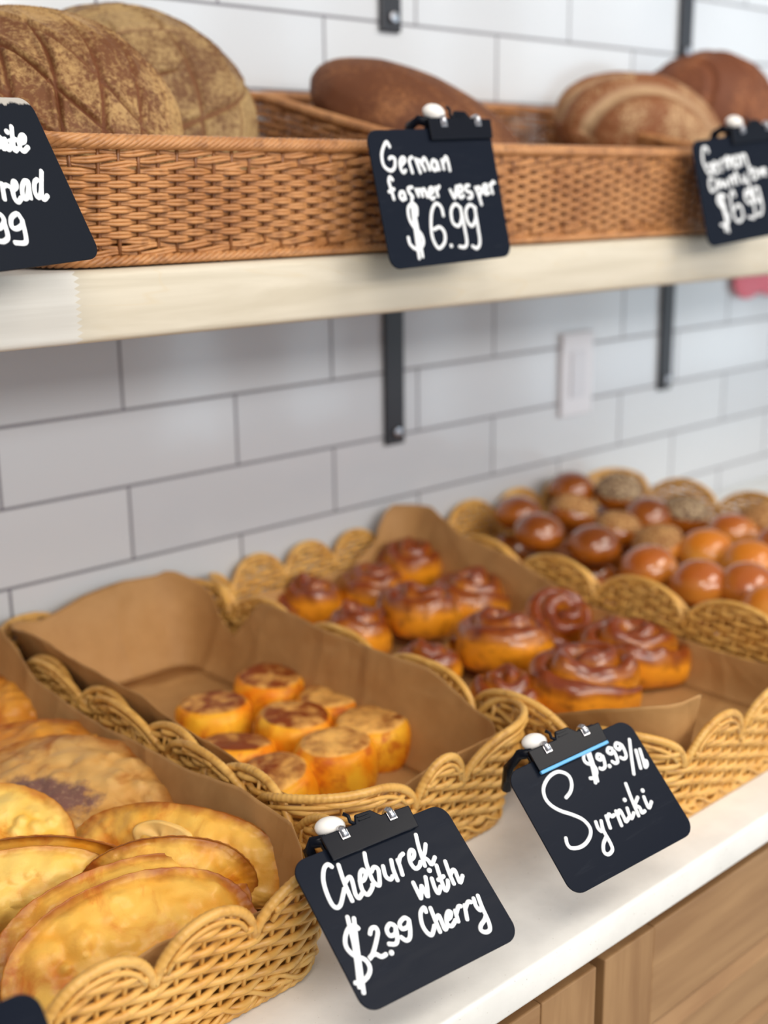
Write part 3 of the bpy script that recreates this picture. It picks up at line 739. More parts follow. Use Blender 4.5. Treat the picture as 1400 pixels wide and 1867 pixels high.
# ================================================================ LOAVES
def crust_mat(name, base, flour, groove, amt=.5, sc=1., rough=.62):
    m = N(name); g = m.attr('groove'); n1 = m.noise(16*sc, None, 4, .6, .4); n2 = m.noise(260*sc, None, 4, .7)
    f = m.math('ADD', m.math('MULTIPLY', m.math('SUBTRACT', n1, .5), 2.6), m.math('MULTIPLY', m.math('SUBTRACT', n2, .5), 2.2))
    c = m.mix(m.ramp(m.math('ADD', f, amt), [(.25, 0), (.85, 1)]), base, flour)
    c = m.mix(m.ramp(g, [(.25, 0), (.8, 1)]), c, m.mix(n1, groove, base))
    m.bump(m.math('ADD', n2, m.math('MULTIPLY', m.noise(60*sc, None, 4), 1.2)), .5, .0015)
    return m.fin(c, rough, .35)
LOAF = crust_mat('floured_brown_crust', rgb(108, 66, 36), rgb(176, 140, 90), rgb(110, 58, 30), .45)
LOAF2 = crust_mat('floured_brown_crust_paler', rgb(106, 70, 42), rgb(168, 138, 92), rgb(124, 76, 46), .45)
DARKL = crust_mat('dark_rye_crust', rgb(100, 56, 28), rgb(150, 98, 58), rgb(150, 102, 64), .35)
RUST = crust_mat('rustic_crust', rgb(132, 78, 42), rgb(196, 160, 118), rgb(206, 176, 136), .35)
RUSTD = crust_mat('rustic_dark_crust', rgb(112, 62, 36), rgb(154, 96, 60), rgb(166, 96, 50), .3)
def loaf(name, label, center, radii, axes, m, gfun, seed, res=(230, 150), depth=.0035):
    nu, nv = res; X = np.zeros((nu, nv, 3)); G = np.zeros((nu, nv))
    rx, ry, rz = [q*S for q in radii]
    for i in range(nu):
        a = i/nu*2*math.pi
        for j in range(nv):
            q = j/(nv-1)*math.pi
            p = np.array([math.sin(q)*math.cos(a), math.sin(q)*math.sin(a), math.cos(q)])
            g, raise_ = gfun(p); G[i, j] = g
            s_ = 1 + .03*nz(p, 1.6, seed) + .010*nz(p, 5, seed)
            zz_ = p[2]*(1 if p[2] > 0 else .8)
            w_ = np.array([p[0]*rx, p[1]*ry, zz_*rz])*s_
            nrm_ = np.array([p[0]/rx, p[1]/ry, p[2]/rz]); nrm_ /= np.linalg.norm(nrm_)
            X[i, j] = w_ + nrm_*(raise_-g)*depth
    o = MB().grid(X, closed_u=True, flip=True).build(name, m, att=dict(groove=G))
    ex, ey, ez = [Vector(q).normalized() for q in axes]
    ey = (ez.cross(ex)).normalized(); ez = ex.cross(ey)
    o.matrix_world = Matrix.Translation(V(*center)) @ Matrix((ex, ey, ez)).transposed().to_4x4()
    return tag(o, label, 'bread loaf')
def lines(vals, t, w):
    d = min(abs(t-v) for v in vals); return math.exp(-(d/w)**2), .55*math.exp(-((d-2.1*w)/(1.3*w))**2)
def lattice(k1, k2, sp, w, bend):
    def f(p):
        if p[2] < -.25: return 0., 0.
        th = math.acos(max(-1, min(1, p[2]))); r = math.hypot(p[0], p[1])+1e-6
        x, y = p[0]/r*th, p[1]/r*th
        best = 0; rs = 0
        for ca, sa in (k1, k2):
            t = (x*ca + y*sa); s2 = (-x*sa + y*ca); t += bend*s2*s2*(1 if t > 0 else -1)*.5 + .05*math.sin(3*s2+ca*4)
            fr_ = abs((t/sp) - round(t/sp))*sp
            g = math.exp(-(fr_/w)**2); q = .6*math.exp(-((fr_-2.2*w)/(1.4*w))**2)
            best = max(best, g); rs = max(rs, q)
        return best, rs*(1-best)
    return f
def ca(a): return (math.cos(math.radians(a)), math.sin(math.radians(a)))
loaf('round_loaf', 'big round brown loaf scored with long crossing lines, nearest, behind the left sign', (-.40, -2.50, 2.25), (1.38, 1.30, .80),
     ((.95, -.3, .0), (0, 0, 1), (-.45, -.72, .55)), LOAF, lattice(ca(6), ca(44), .31, .018, .14), 3)
loaf('round_loaf', 'big round brown loaf scored in wide diamonds, standing behind the nearest loaf', (1.30, -1.30, 2.42), (1.46, 1.46, .72),
     ((.9, -.3, .0), (0, 0, 1), (-.50, -.75, .48)), LOAF2, lattice(ca(-62), ca(12), .44, .020, .25), 9)
def ridges(p):
    r = p[1]; t = abs(r*5 - round(r*5))/5; return .22*math.exp(-(t/.035)**2)*(p[2] > -.2)*(p[0] > -.35), 0.
loaf('elongated_loaf', 'dark brown elongated loaf leaning over the front rim behind the middle sign', (5.25, -1.95, 2.30), (1.62, .95, .74),
     ((.62, -.62, -.48), (0, 0, 1), (.0, -.35, .8)), DARKL, ridges, 5, depth=.003)
def gash(p):
    g, q = lines([-.42, .22], p[1]+.25*p[0]*p[0], .13); return g*(p[2] > -.1), q*.9
loaf('rustic_loaf', 'rustic loaf with pale floury gashes, left of the darker one at the right end', (10.1, -1.75, 2.45), (1.38, .95, .90),
     ((.86, -.45, -.22), (0, 0, 1), (-.1, -.3, .9)), RUST, gash, 14, depth=.007)
def gash2(p):
    g, q = lines([-.5, .1, .6], p[0]+.2*math.sin(3*p[1]), .05); return g*.4*(p[2] > -.1), q*.6
loaf('rustic_loaf', 'dark reddish brown rustic loaf standing farthest right behind the pale-gashed one', (12.75, -1.2, 2.85), (1.25, .95, 1.05),
     ((.86, -.45, -.05), (0, 0, 1), (-.1, -.4, .9)), RUSTD, gash2, 21, depth=.006)

# ================================================================ PRICE SIGNS
m = N('black_board_plastic')
sc = m.noise(26, m.mapv(m.coord(), (1, 7, 1)), 4, .65, .6)
m.bump(m.noise(900, None, 2), .04, .0003)
BOARD = m.fin(m.mix(m.math('MULTIPLY', m.ramp(sc, [(.60, 0), (.9, 1)]), .05), rgb(23, 28, 39), rgb(150, 155, 165)), m.ramp(sc, [(.4, .28), (.7, .36)]), .05)
m = N('worn_board_plastic')
y_ = m.n('ShaderNodeSeparateXYZ'); m.set(y_.inputs[0], m.coord())
wf = m.math('ADD', m.math('MULTIPLY', y_.outputs[1], 90.), m.math('MULTIPLY', m.noise(120, m.mapv(m.coord(), (1, .3, 1)), 3), 1.1))
BOARDW = m.fin(m.mix(m.ramp(wf, [(.08, 0), (.22, 1)]), rgb(26, 30, 38), rgb(178, 172, 164)), .4, .06)
m = N('chalk_marker'); CHALK = m.fin(m.mix(m.noise(300), rgb(228, 232, 236), rgb(246, 247, 248)), .7, .2)
m = N('glossy_black_clip'); CLIPM = m.fin(rgb(16, 19, 28), .26, .12); m.bump(m.noise(40), .1, .001)
m = N('white_rubber'); WRUB = m.fin(m.mix(m.noise(80), rgb(232, 228, 222), rgb(245, 242, 238)), .5)
m = N('blue_tape'); BLUE = m.fin(m.mix(m.noise(80), rgb(92, 170, 226), rgb(108, 186, 240)), .45)
def rrect(w, h, r, k=8):
    pts = []
    for cx, cy, a0 in ((w/2-r, -r, 0), (-w/2+r, -r, 90), (-w/2+r, -h+r, 180), (w/2-r, -h+r, 270)):
        for q in range(k+1):
            a = math.radians(a0+90*q/k); pts.append((cx+r*math.cos(a), cy+r*math.sin(a)))
    return pts
STROKES = {"cheb":[[[-36.2,-11.8],[-38.0,-9.2],[-41.7,-10.6],[-45.7,-16.3],[-47.9,-23.8],[-48.5,-32.0],[-46.9,-35.4],[-43.5,-34.9],[-38.2,-29.5],[-35.7,-26.7]],[[-31.6,-11.6],[-33.9,-23.6],[-35.0,-35.9]],[[-33.5,-23.8],[-30.1,-21.8],[-28.2,-22.0],[-28.7,-25.6],[-30.7,-32.4],[-29.9,-35.6],[-26.2,-33.7]],[[-24.2,-26.4],[-20.9,-26.7],[-17.8,-24.1],[-17.8,-20.7],[-20.8,-22.0],[-24.0,-27.5],[-25.1,-32.7],[-23.2,-35.8],[-18.5,-33.4],[-16.7,-31.2]],[[-11.0,-11.1],[-13.5,-18.0],[-15.3,-28.0],[-14.5,-32.1],[-12.6,-33.3],[-10.0,-29.0],[-8.0,-24.0],[-9.9,-21.8],[-13.3,-23.9]],[[-3.6,-23.2],[-5.5,-29.8],[-3.6,-32.9],[-0.9,-31.5]],[[3.9,-21.7],[1.8,-27.7],[0.6,-35.5]],[[8.0,-23.2],[7.3,-27.8],[5.8,-33.6]],[[7.4,-25.9],[10.8,-22.3],[14.3,-21.1]],[[15.6,-27.1],[19.9,-25.7],[22.0,-22.5],[20.7,-21.0],[17.9,-22.9],[15.6,-28.0],[16.4,-32.8],[19.9,-32.7],[22.7,-30.2]],[[29.9,-12.8],[26.7,-22.2],[23.9,-34.1]],[[32.9,-21.0],[28.8,-26.0],[25.4,-27.8]],[[25.9,-27.9],[28.2,-31.3],[29.0,-34.6],[34.2,-31.1]],[[10.0,-40.1],[9.5,-46.2],[9.2,-51.4]],[[9.2,-51.4],[11.6,-48.0],[14.2,-44.2]],[[14.2,-44.2],[14.4,-48.1],[14.2,-51.9]],[[14.6,-52.1],[17.9,-45.6],[20.2,-40.1]],[[23.8,-42.5],[22.2,-49.2],[22.6,-52.8],[26.6,-49.5]],[[25.1,-37.6],[25.1,-37.7]],[[31.9,-36.2],[29.4,-46.1],[28.2,-53.0],[31.6,-51.4],[33.7,-47.8]],[[27.1,-45.3],[32.8,-44.5]],[[39.4,-36.0],[37.5,-44.3],[36.5,-51.8]],[[36.9,-46.1],[40.5,-43.5],[42.3,-44.2],[41.5,-48.8],[41.3,-52.5],[45.7,-49.0]],[[-43.1,-42.9],[-48.7,-61.8],[-57.8,-83.0]],[[-39.5,-45.2],[-47.1,-62.5],[-57.0,-86.8]],[[-40.0,-52.3],[-41.8,-49.3],[-46.0,-49.5],[-51.0,-53.7],[-53.2,-59.1],[-51.2,-65.2],[-46.0,-70.1],[-45.7,-75.5],[-49.4,-79.2],[-55.3,-80.6],[-59.1,-79.4]],[[-35.1,-58.0],[-32.5,-55.4],[-29.5,-55.7],[-29.6,-58.8],[-33.7,-63.5],[-39.8,-69.1],[-43.3,-70.7],[-40.6,-69.6],[-37.7,-70.0],[-35.2,-72.6],[-31.5,-72.5]],[[-28.0,-73.1],[-27.9,-73.2]],[[-16.9,-59.4],[-19.5,-57.4],[-23.2,-59.6],[-23.3,-63.6],[-19.3,-63.9],[-16.6,-60.0]],[[-16.6,-60.0],[-19.8,-67.4],[-22.7,-69.4],[-26.9,-67.7]],[[-6.0,-60.0],[-8.3,-57.7],[-13.1,-59.5],[-13.4,-63.1],[-9.3,-63.4],[-6.3,-60.8]],[[-6.0,-60.0],[-8.6,-65.5],[-11.7,-69.8],[-14.8,-70.3],[-17.0,-67.1]],[[7.6,-60.3],[8.0,-57.1],[3.8,-59.2],[0.8,-65.6],[0.9,-71.2],[3.0,-73.9],[6.3,-71.5],[8.2,-69.5]],[[12.0,-58.7],[10.5,-67.6],[9.5,-74.7]],[[10.3,-67.5],[12.9,-65.7],[14.7,-65.5],[14.0,-70.9],[13.7,-74.5],[16.6,-72.9]],[[18.1,-69.7],[21.4,-69.1],[23.6,-66.7],[22.0,-65.6],[18.9,-68.1],[17.1,-72.1],[19.0,-74.3],[22.0,-73.2],[23.9,-72.0]],[[27.1,-66.6],[25.0,-73.9]],[[26.7,-68.8],[30.6,-65.6],[32.7,-65.9]],[[35.5,-66.1],[31.6,-75.1]],[[34.4,-68.5],[38.8,-65.5],[41.1,-66.4]],[[44.1,-64.6],[42.7,-69.9],[43.9,-73.3],[46.4,-71.4]],[[48.0,-64.2],[46.3,-72.3],[45.1,-81.5],[42.9,-86.3],[39.1,-86.7],[36.7,-84.3],[38.5,-81.7],[42.9,-79.7],[45.4,-77.8]]],"syr":[[[-26.1,-34.2],[-20.1,-31.8],[-15.4,-27.2],[-13.8,-21.2],[-16.6,-16.8],[-21.7,-14.3],[-30.2,-15.4],[-38.3,-20.3],[-41.7,-27.0],[-40.7,-33.9],[-35.8,-40.7],[-28.5,-46.9],[-22.5,-53.5],[-20.7,-60.6],[-23.7,-65.7],[-30.5,-69.2],[-37.5,-69.7],[-43.6,-67.5],[-44.9,-63.8],[-43.3,-59.4]],[[-13.6,-58.8],[-14.7,-63.9],[-13.0,-67.0],[-10.4,-63.3]],[[-9.0,-59.9],[-11.5,-66.9],[-11.9,-77.1],[-13.4,-81.9],[-18.4,-83.4],[-20.6,-80.4],[-17.6,-75.4],[-11.8,-71.5]],[[-3.0,-58.4],[-5.3,-67.9]],[[-3.1,-60.7],[0.0,-58.4],[1.2,-60.9],[4.0,-60.5]],[[6.9,-58.4],[4.6,-70.0]],[[6.2,-62.2],[10.3,-59.4],[10.3,-65.5],[10.0,-68.7],[14.2,-67.1]],[[17.2,-60.2],[15.4,-66.8],[16.2,-68.4],[20.3,-65.6]],[[18.9,-54.4],[19.0,-54.5]],[[27.7,-43.8],[24.8,-56.8],[22.6,-69.4]],[[30.9,-56.8],[25.0,-60.6]],[[25.1,-61.8],[27.3,-64.4],[26.6,-68.2],[30.2,-68.1]],[[35.9,-58.4],[34.7,-64.1],[34.8,-67.5],[39.8,-64.2]],[[37.8,-54.2],[37.8,-54.3]],[[12.1,-8.1],[9.0,-21.2],[3.8,-34.1]],[[13.8,-10.0],[10.5,-21.8],[6.3,-33.5]],[[13.8,-12.1],[11.2,-9.4],[6.5,-12.6],[5.7,-17.3],[10.5,-21.8],[10.1,-26.7],[5.8,-30.0],[1.5,-29.0]],[[21.6,-16.9],[19.0,-15.5],[16.8,-18.0],[18.8,-20.1],[22.3,-18.0],[19.6,-25.4],[16.0,-26.9],[14.1,-25.3]],[[22.9,-27.2],[22.9,-27.3]],[[33.8,-16.2],[30.9,-14.6],[28.2,-16.9],[30.4,-19.5],[33.8,-18.3],[32.2,-26.2],[29.1,-27.1],[27.2,-24.7]],[[42.8,-15.9],[39.7,-13.8],[37.0,-16.1],[39.0,-19.1],[43.2,-16.8],[41.9,-25.0],[38.4,-27.0],[35.9,-24.7]],[[52.6,-15.3],[45.4,-28.0],[38.7,-40.7]],[[52.5,-24.8],[47.2,-39.0]],[[56.2,-25.4],[53.0,-35.4],[51.5,-39.5],[54.4,-38.5],[55.6,-35.5],[53.0,-35.4]]],"ger":[[[-48.6,-14.2],[-51.3,-9.9],[-56.3,-15.0],[-59.2,-21.5],[-58.6,-29.1],[-52.6,-33.2],[-47.5,-30.5],[-45.8,-23.8],[-49.3,-22.3],[-51.8,-23.7]],[[-40.9,-29.8],[-35.5,-26.1],[-35.4,-23.2],[-38.7,-23.6],[-41.1,-27.8],[-40.6,-33.6],[-38.4,-35.1],[-36.0,-33.3]],[[-30.7,-25.3],[-29.1,-36.0]],[[-30.7,-26.7],[-29.1,-23.9],[-26.2,-23.0]],[[-23.2,-24.1],[-20.3,-36.3]],[[-22.8,-27.5],[-19.7,-25.6],[-16.7,-29.6],[-14.6,-34.6]],[[-18.0,-29.6],[-13.3,-23.9],[-10.5,-28.9],[-9.2,-34.3]],[[-0.7,-27.2],[-3.8,-26.2],[-6.1,-30.0],[-4.5,-34.5],[-0.8,-33.1],[-0.0,-27.3],[1.5,-34.7]],[[6.4,-26.0],[7.0,-34.4]],[[6.9,-29.5],[11.7,-23.7],[13.2,-28.7],[13.6,-35.7]],[[-52.0,-40.8],[-54.5,-38.3],[-56.6,-41.6],[-55.7,-48.3],[-54.6,-56.5]],[[-58.7,-50.1],[-52.4,-48.0]],[[-42.9,-50.8],[-46.2,-51.1],[-47.7,-54.4],[-45.2,-57.4],[-42.6,-54.7],[-42.6,-50.8],[-41.9,-57.1]],[[-32.3,-47.5],[-37.1,-48.2],[-36.7,-52.1],[-34.6,-54.1],[-33.6,-56.1]],[[-28.8,-49.1],[-27.1,-55.5]],[[-28.2,-52.0],[-24.4,-49.8],[-22.5,-55.7]],[[-23.6,-52.2],[-19.7,-49.5],[-17.4,-56.5]],[[-14.8,-54.1],[-10.4,-52.4],[-10.8,-48.9],[-13.8,-50.3],[-15.1,-55.1],[-12.5,-58.2],[-9.5,-56.9]],[[-6.7,-48.6],[-5.3,-56.6]],[[-6.1,-51.6],[-1.8,-47.9]],[[9.6,-51.4],[13.2,-59.0],[15.7,-53.7],[17.9,-48.8]],[[18.4,-54.8],[23.8,-53.0],[23.4,-49.0],[19.7,-49.9],[18.2,-55.8],[20.9,-58.9],[24.8,-57.1]],[[33.2,-49.0],[28.9,-49.3],[28.6,-53.3],[34.4,-55.6],[33.5,-59.1],[29.1,-59.8]],[[39.9,-50.8],[42.3,-58.0],[43.9,-66.2]],[[40.1,-52.8],[44.1,-51.0],[46.2,-54.1],[43.8,-58.1],[41.8,-57.5]],[[47.6,-54.2],[53.7,-52.9],[53.9,-49.4],[50.1,-50.2],[49.5,-55.3],[51.8,-57.4],[55.8,-56.1]],[[58.4,-48.6],[59.9,-57.3]],[[58.5,-51.1],[62.4,-47.2],[64.4,-48.3]],[[-35.0,-55.6],[-36.1,-62.8],[-37.5,-76.3],[-39.1,-106.3]],[[-35.1,-61.4],[-34.8,-81.3],[-34.9,-105.2]],[[-32.9,-70.7],[-31.8,-64.0],[-35.6,-60.9],[-41.1,-64.4],[-41.9,-73.1],[-38.5,-80.1],[-32.1,-86.4],[-31.5,-94.2],[-39.1,-98.5],[-45.9,-94.1],[-46.9,-87.7]],[[-3.3,-73.0],[-4.2,-65.5],[-9.5,-62.3],[-15.8,-68.8],[-19.4,-80.4],[-20.0,-91.1],[-15.4,-99.4],[-7.5,-95.0],[-5.5,-87.2],[-9.7,-82.0],[-16.8,-83.5]],[[-0.6,-98.5],[-0.4,-98.6]],[[18.7,-67.8],[12.7,-64.0],[6.5,-69.1],[6.1,-79.1],[12.2,-82.4],[17.4,-75.8],[18.0,-67.8]],[[18.0,-67.8],[18.6,-84.9],[18.3,-96.9],[14.6,-100.7],[8.5,-99.7]],[[36.0,-68.8],[29.8,-65.4],[23.7,-70.1],[23.5,-79.2],[28.1,-83.5],[34.0,-76.8],[34.9,-68.7]],[[34.9,-68.7],[34.6,-85.9],[33.7,-98.1],[28.9,-102.8],[23.8,-100.4]]],"left":[[[30.1,-17.3],[27.2,-26.4],[24.4,-34.2]],[[26.6,-29.0],[29.7,-27.8],[27.2,-34.9],[29.0,-34.6]],[[32.6,-28.4],[30.5,-35.0],[32.2,-35.6],[34.5,-33.1]],[[36.8,-23.9],[36.8,-23.9]],[[43.0,-20.0],[38.1,-30.5],[36.1,-36.7],[39.6,-35.1]],[[35.2,-30.4],[42.0,-28.9]],[[42.3,-31.9],[47.8,-30.6],[50.5,-26.7],[47.6,-26.6],[43.2,-31.2],[42.1,-35.8],[43.9,-37.2],[49.4,-34.3]],[[12.7,-57.8],[8.9,-68.5]],[[11.6,-60.3],[15.5,-59.2],[17.7,-60.2]],[[18.1,-63.2],[23.2,-60.8],[24.6,-57.6],[22.6,-57.5],[18.9,-63.2],[17.5,-68.3],[19.0,-70.7],[23.5,-68.0]],[[35.7,-57.5],[32.4,-57.3],[27.7,-61.7],[25.1,-68.1],[28.0,-68.3],[32.2,-63.2],[35.3,-58.1],[32.7,-63.9],[30.9,-69.1]],[[44.4,-56.5],[40.7,-58.4],[37.2,-64.2],[37.4,-68.8],[42.3,-65.1],[51.3,-50.8]],[[51.3,-50.8],[43.5,-63.8],[41.2,-69.7],[43.3,-69.8],[46.8,-67.7]],[[-1.9,-76.8],[0.8,-78.9],[0.2,-82.6],[-5.0,-86.1],[-8.0,-85.8]],[[0.2,-82.6],[-2.1,-92.0],[-6.9,-94.8],[-10.6,-94.4]],[[15.3,-81.8],[13.8,-78.1],[7.4,-80.6],[4.6,-86.2],[7.8,-87.7],[13.5,-85.6],[15.7,-81.8]],[[15.7,-81.8],[12.3,-93.2],[9.1,-97.2],[1.0,-96.4]]],"cty":[[[-48.7,-14.2],[-49.8,-9.1],[-55.1,-8.6],[-58.0,-15.8],[-58.3,-24.2],[-55.4,-32.0],[-51.7,-36.6],[-47.5,-32.0],[-49.3,-26.8],[-53.0,-27.2]],[[-45.6,-31.4],[-40.2,-29.4],[-41.0,-25.1],[-44.4,-26.5],[-45.4,-33.1],[-42.6,-36.8],[-38.7,-35.5]],[[-35.7,-25.7],[-33.3,-36.1]],[[-35.1,-28.3],[-30.3,-23.7]],[[-26.5,-23.2],[-24.1,-33.7]],[[-25.9,-25.8],[-21.7,-21.2],[-20.3,-33.2]],[[-20.2,-27.7],[-15.7,-21.8],[-14.1,-33.1]],[[-4.2,-23.0],[-9.6,-22.4],[-11.9,-29.0],[-8.6,-33.6],[-4.6,-29.8],[-4.2,-23.0],[-4.1,-33.3]],[[-0.5,-20.8],[1.2,-32.1]],[[0.5,-24.3],[5.6,-21.4],[8.1,-29.4],[10.2,-41.7]],[[-47.5,-42.2],[-52.8,-41.6],[-55.0,-48.1],[-53.1,-55.0],[-47.2,-53.2]],[[-41.4,-44.5],[-45.2,-47.5],[-43.4,-52.8],[-38.9,-49.1],[-41.4,-44.5]],[[-36.7,-45.1],[-34.7,-52.1],[-29.7,-46.7],[-28.3,-53.7]],[[-24.3,-44.7],[-22.3,-51.8]],[[-23.7,-47.4],[-18.9,-42.8],[-16.1,-51.7]],[[-12.6,-37.5],[-11.0,-51.4]],[[-16.7,-43.9],[-10.0,-42.1]],[[-4.3,-44.4],[-3.3,-50.5],[2.0,-49.4]],[[2.4,-42.6],[6.2,-58.5],[2.1,-65.0],[-2.6,-63.6]],[[11.6,-35.8],[12.7,-47.2],[16.0,-49.3],[21.0,-44.6],[18.5,-39.1],[13.9,-42.1]],[[24.5,-40.6],[25.4,-47.7]],[[25.4,-42.5],[29.9,-39.5]],[[30.2,-43.9],[34.4,-42.6],[33.7,-39.9],[30.8,-41.3],[31.0,-45.7],[34.6,-47.0]],[[-43.8,-59.5],[-39.9,-78.8],[-37.7,-100.5]],[[-40.1,-59.1],[-37.5,-79.1],[-42.3,-99.0]],[[-33.5,-62.5],[-42.6,-59.7],[-46.8,-66.8],[-39.3,-76.3],[-34.1,-85.5],[-39.5,-92.5],[-47.8,-91.4]],[[-19.1,-64.2],[-21.3,-57.9],[-26.3,-63.3],[-27.1,-76.9],[-24.7,-87.6],[-19.4,-91.7],[-12.1,-87.5],[-12.2,-77.1],[-17.6,-73.8],[-23.7,-78.2]],[[6.8,-61.2],[-1.8,-60.2],[-3.8,-68.6],[2.3,-74.5],[7.9,-67.4],[6.8,-61.2]],[[6.8,-61.2],[7.9,-83.1],[4.9,-90.5],[-3.6,-88.6]],[[18.8,-59.1],[12.4,-59.3],[10.3,-67.7],[15.1,-74.4],[19.1,-68.7],[18.8,-59.1]],[[18.8,-59.1],[20.8,-77.7],[17.1,-87.7],[10.6,-87.8]]]}
def sign(label, q, W, H, key, words, clip_x=0., clip_s=1., arm=.04, board=None, stripe=False, clip=True, stroke=.0016, ks=1.):
    x, y, z, yaw, tilt, roll = q
    cy, sy = math.cos(yaw), math.sin(yaw)
    ex = Vector((cy, sy, 0)); nn = Vector((-sy, cy, 0)); up = Vector((0, 0, 1))*math.cos(tilt) + nn*math.sin(tilt)
    ex2 = ex*math.cos(roll)+up*math.sin(roll); up2 = -ex*math.sin(roll)+up*math.cos(roll); n2 = ex2.cross(up2)
    M = Matrix.Translation(V(x, y, z)) @ Matrix((ex2, up2, n2)).transposed().to_4x4()
    t = thing('price_sign', label, 'sign', mw=M, group='black clip-on price signs')
    w_, h_ = W*S, H*S
    MB().prism(rrect(w_, h_, .0105), -.0016, 0).build('board', board or BOARD, t, smooth=False, bevel=.0004)
    L = STROKES.get(key, [])
    i0 = 0
    for wi, (nm_, cnt) in enumerate(words):
        if wi == len(words)-1: cnt = len(L)-i0
        b = MB()
        for st in L[i0:i0+cnt]:
            P = np.array(st)/1000.*ks
            if len(P) == 2 and np.linalg.norm(P[0]-P[1]) < .0015:
                c_ = P[0]; a = np.arange(14)/14*2*math.pi
                b.prism([(c_[0]+stroke*1.15*math.cos(v_), c_[1]+stroke*1.15*math.sin(v_)) for v_ in a], .0001, .0006); continue
            P = smooth_path(P, 5); X = np.zeros((len(P), 3)); X[:, :2] = P; X[:, 2] = .00025
            rr = np.full(len(P), stroke); 
            e0 = X[0]-(X[1]-X[0])/np.linalg.norm(X[1]-X[0])*stroke*.6; e1 = X[-1]+(X[-1]-X[-2])/np.linalg.norm(X[-1]-X[-2])*stroke*.6
            X = np.vstack([e0, X, e1]); rr = np.concatenate([[stroke*.55], rr, [stroke*.55]])
            b.tube(X, rr, 8, ref=(0, 0, 1), flat=.28)
        i0 += cnt
        if b.n: b.build(nm_, CHALK, t)
    if not clip: return t
    cs = clip_s; cx = clip_x
    pl_ = [(cx-.035*cs, -.0095*cs), (cx+.0335*cs, -.0095*cs), (cx+.0345*cs, .0045*cs), (cx+.0345*cs, .006*cs), (cx+.012*cs, .0068*cs), (cx+.0065*cs, .0125*cs), (cx-.0055*cs, .0132*cs), (cx-.0085*cs, .0075*cs), (cx-.035*cs, .008*cs)]
    cp = MB().prism(pl_, .0012, .0034).build('clip_plate', CLIPM, t, smooth=False, bevel=.0008)
    b = MB()
    for q_ in (-.0012, .0012): b.box(cx-.005*cs, cx+.004*cs, .0095*cs+q_-.0004, .0095*cs+q_+.0004, .0034, .0041)
    b.build('grip_ribs', CLIPM, cp, smooth=False)
    # rear jaw of the spring clip
    MB().prism([(cx-.034*cs, -.006*cs), (cx+.033*cs, -.006*cs), (cx+.033*cs, .008*cs), (cx-.034*cs, .008*cs)], -.0052, -.0026).build('rear_jaw', CLIPM, t, smooth=False, bevel=.0006)
    for sx_ in (-.0195, .0185):
        b = MB(); zz_ = np.linspace(0, math.pi, 9)
        P = np.stack([np.full(9, cx+sx_*cs), .0055*cs+.0025*np.sin(zz_), .0036-.0045*(1-np.cos(zz_))/2*1.6+.0012*np.sin(zz_)], -1)
        P = np.vstack([[cx+sx_*cs, .0015*cs, .0040], P])
        b.tube(P, .0026*cs, 8, ref=(1, 0, 0), flat=1); o = b.build('spring_tab', STEEL, t)
        MB().box(cx+(sx_-.003)*cs, cx+(sx_+.003)*cs, .0005*cs, .0062*cs, .0034, .0042).build('tab_foot', STEEL, o, smooth=False)
    # white rubber ball joint and black gripping claw reaching back to the rim
    nu, nv = 24, 14; X = np.zeros((nu, nv, 3))
    for i in range(nu):
        for j in range(nv):
            a = i/nu*2*math.pi; qq = j/(nv-1)*math.pi
            X[i, j] = (.0105*cs*math.cos(qq)*1.0, .0068*cs*math.sin(qq)*math.cos(a), .0068*cs*math.sin(qq)*math.sin(a))
    kn = MB().grid(X, closed_u=True).build('ball_joint', WRUB, t); kn.location = (cx-.0215*cs, .0135*cs, -.004); kn.rotation_euler = (0, 0, -.25)
    b = MB(); b.tube(np.array([(cx-.013*cs, .0165*cs, .003), (cx-.0105*cs, .0135*cs, .0035), (cx-.011*cs, .010*cs, .003), (cx-.009*cs, .0075*cs, .003)]), .0013*cs, 7)
    b.build('wire', CLIPM, t)
    a_ = arm
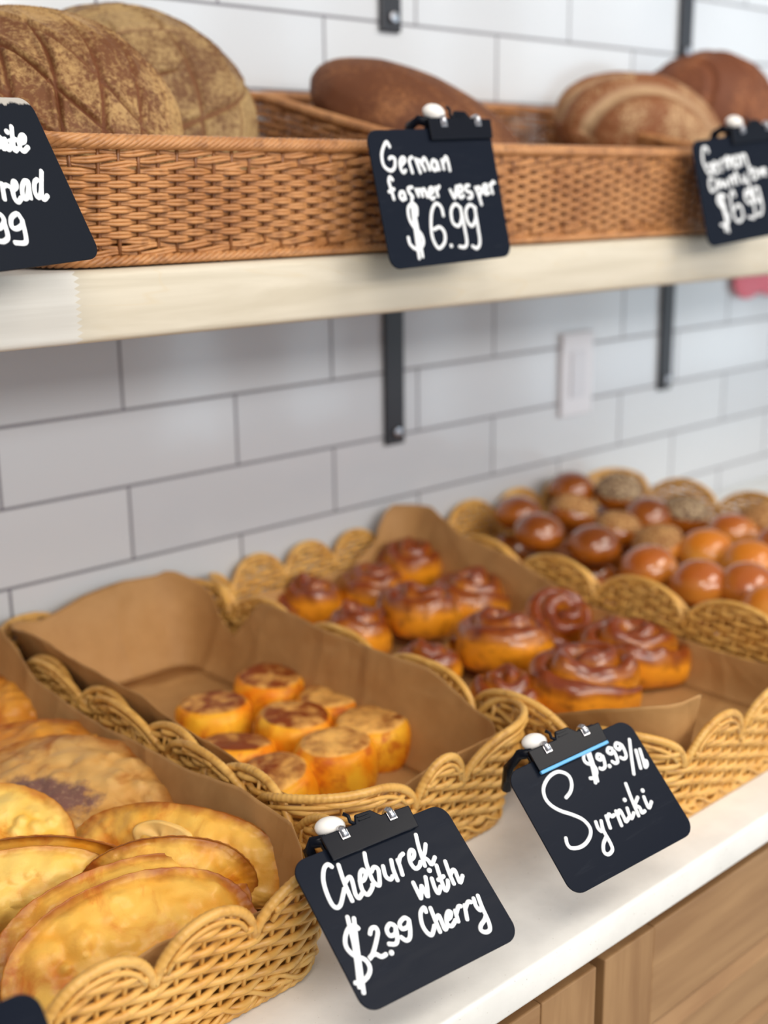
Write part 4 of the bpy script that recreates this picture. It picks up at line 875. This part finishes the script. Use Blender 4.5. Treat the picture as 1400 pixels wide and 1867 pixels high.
    b = MB(); b.tube(np.array([(cx-.030*cs, .006, -.003), (cx-.034*cs, .010, -.010), (cx-.036*cs, .008, -.010-a_*.5), (cx-.034*cs, -.002, -.010-a_)]), .0042*cs, 8)
    b.tube(np.array([(cx-.020*cs, .010, -.006), (cx-.022*cs, .004, -.012), (cx-.028*cs, -.006, -.010-a_*.6), (cx-.034*cs, -.016, -.008-a_*.7)]), .0035*cs, 8)
    b.build('claw', CLIPM, t)
    if stripe:
        MB().box(cx-.035*cs, cx+.0325*cs, -.0118*cs, -.0092*cs, .0013, .0040).build('blue_stripe', BLUE, t, smooth=False, bevel=.0006)
    return t
sign('black price sign reading Cheburek with Cherry $2.99, clipped to the turnover tray', (-0.545, -7.221, -3.17, -0.074, 0.893, -0.005), 1.5, 1.2, 'cheb',
     [('lettering_cheburek', 13), ('lettering_with', 10), ('lettering_price', 9), ('lettering_cherry', 10)], 0, 1., .012)
sign('black price sign reading Syrniki $9.99/lb with a light blue stripe under its clip', (1.612, -7.441, -3.076, -0.265, 0.785, 0.148), 1.42, 1.136, 'syr',
     [('lettering_syrniki', 14), ('lettering_price', 9)], -.001, .947, .040, stripe=True, stroke=.0015, ks=.947)
sign('black price sign reading German farmer vesper $6.99 at the middle of the shelf', (2.987, -4.348, 2.28, -0.044, 0.228, 0.039), 1.72, 1.376, 'ger',
     [('lettering_german', 10), ('lettering_farmer_vesper', 18), ('lettering_price', 8)], .034, 1.06, .018)
sign('black price sign with 99, worn pale along its top, at the left edge', (-2.187, -4.503, 2.383, 0.312, 0.449, 0.045), 1.72, 1.376, 'left',
     [('lettering_white', 7), ('lettering_bread', 6), ('lettering_price', 4)], -.03, 1.06, .02, board=BOARDW, stroke=.0019)
sign('black price sign for German county bread $6.99 at the right end of the shelf', (8.693, -4.369, 2.334, -0.191, 0.201, 0.105), 1.72, 1.376, 'cty',
     [('lettering_german', 10), ('lettering_county_bread', 13), ('lettering_price', 8)], .026, 1.06, .018)
sign('blank-looking black sign corner at the very bottom left in front of the tray', (-4.29, -7.55, -2.86, -.07, .89, 0), 1.5, 1.2, '', [], 0, 1., .012)
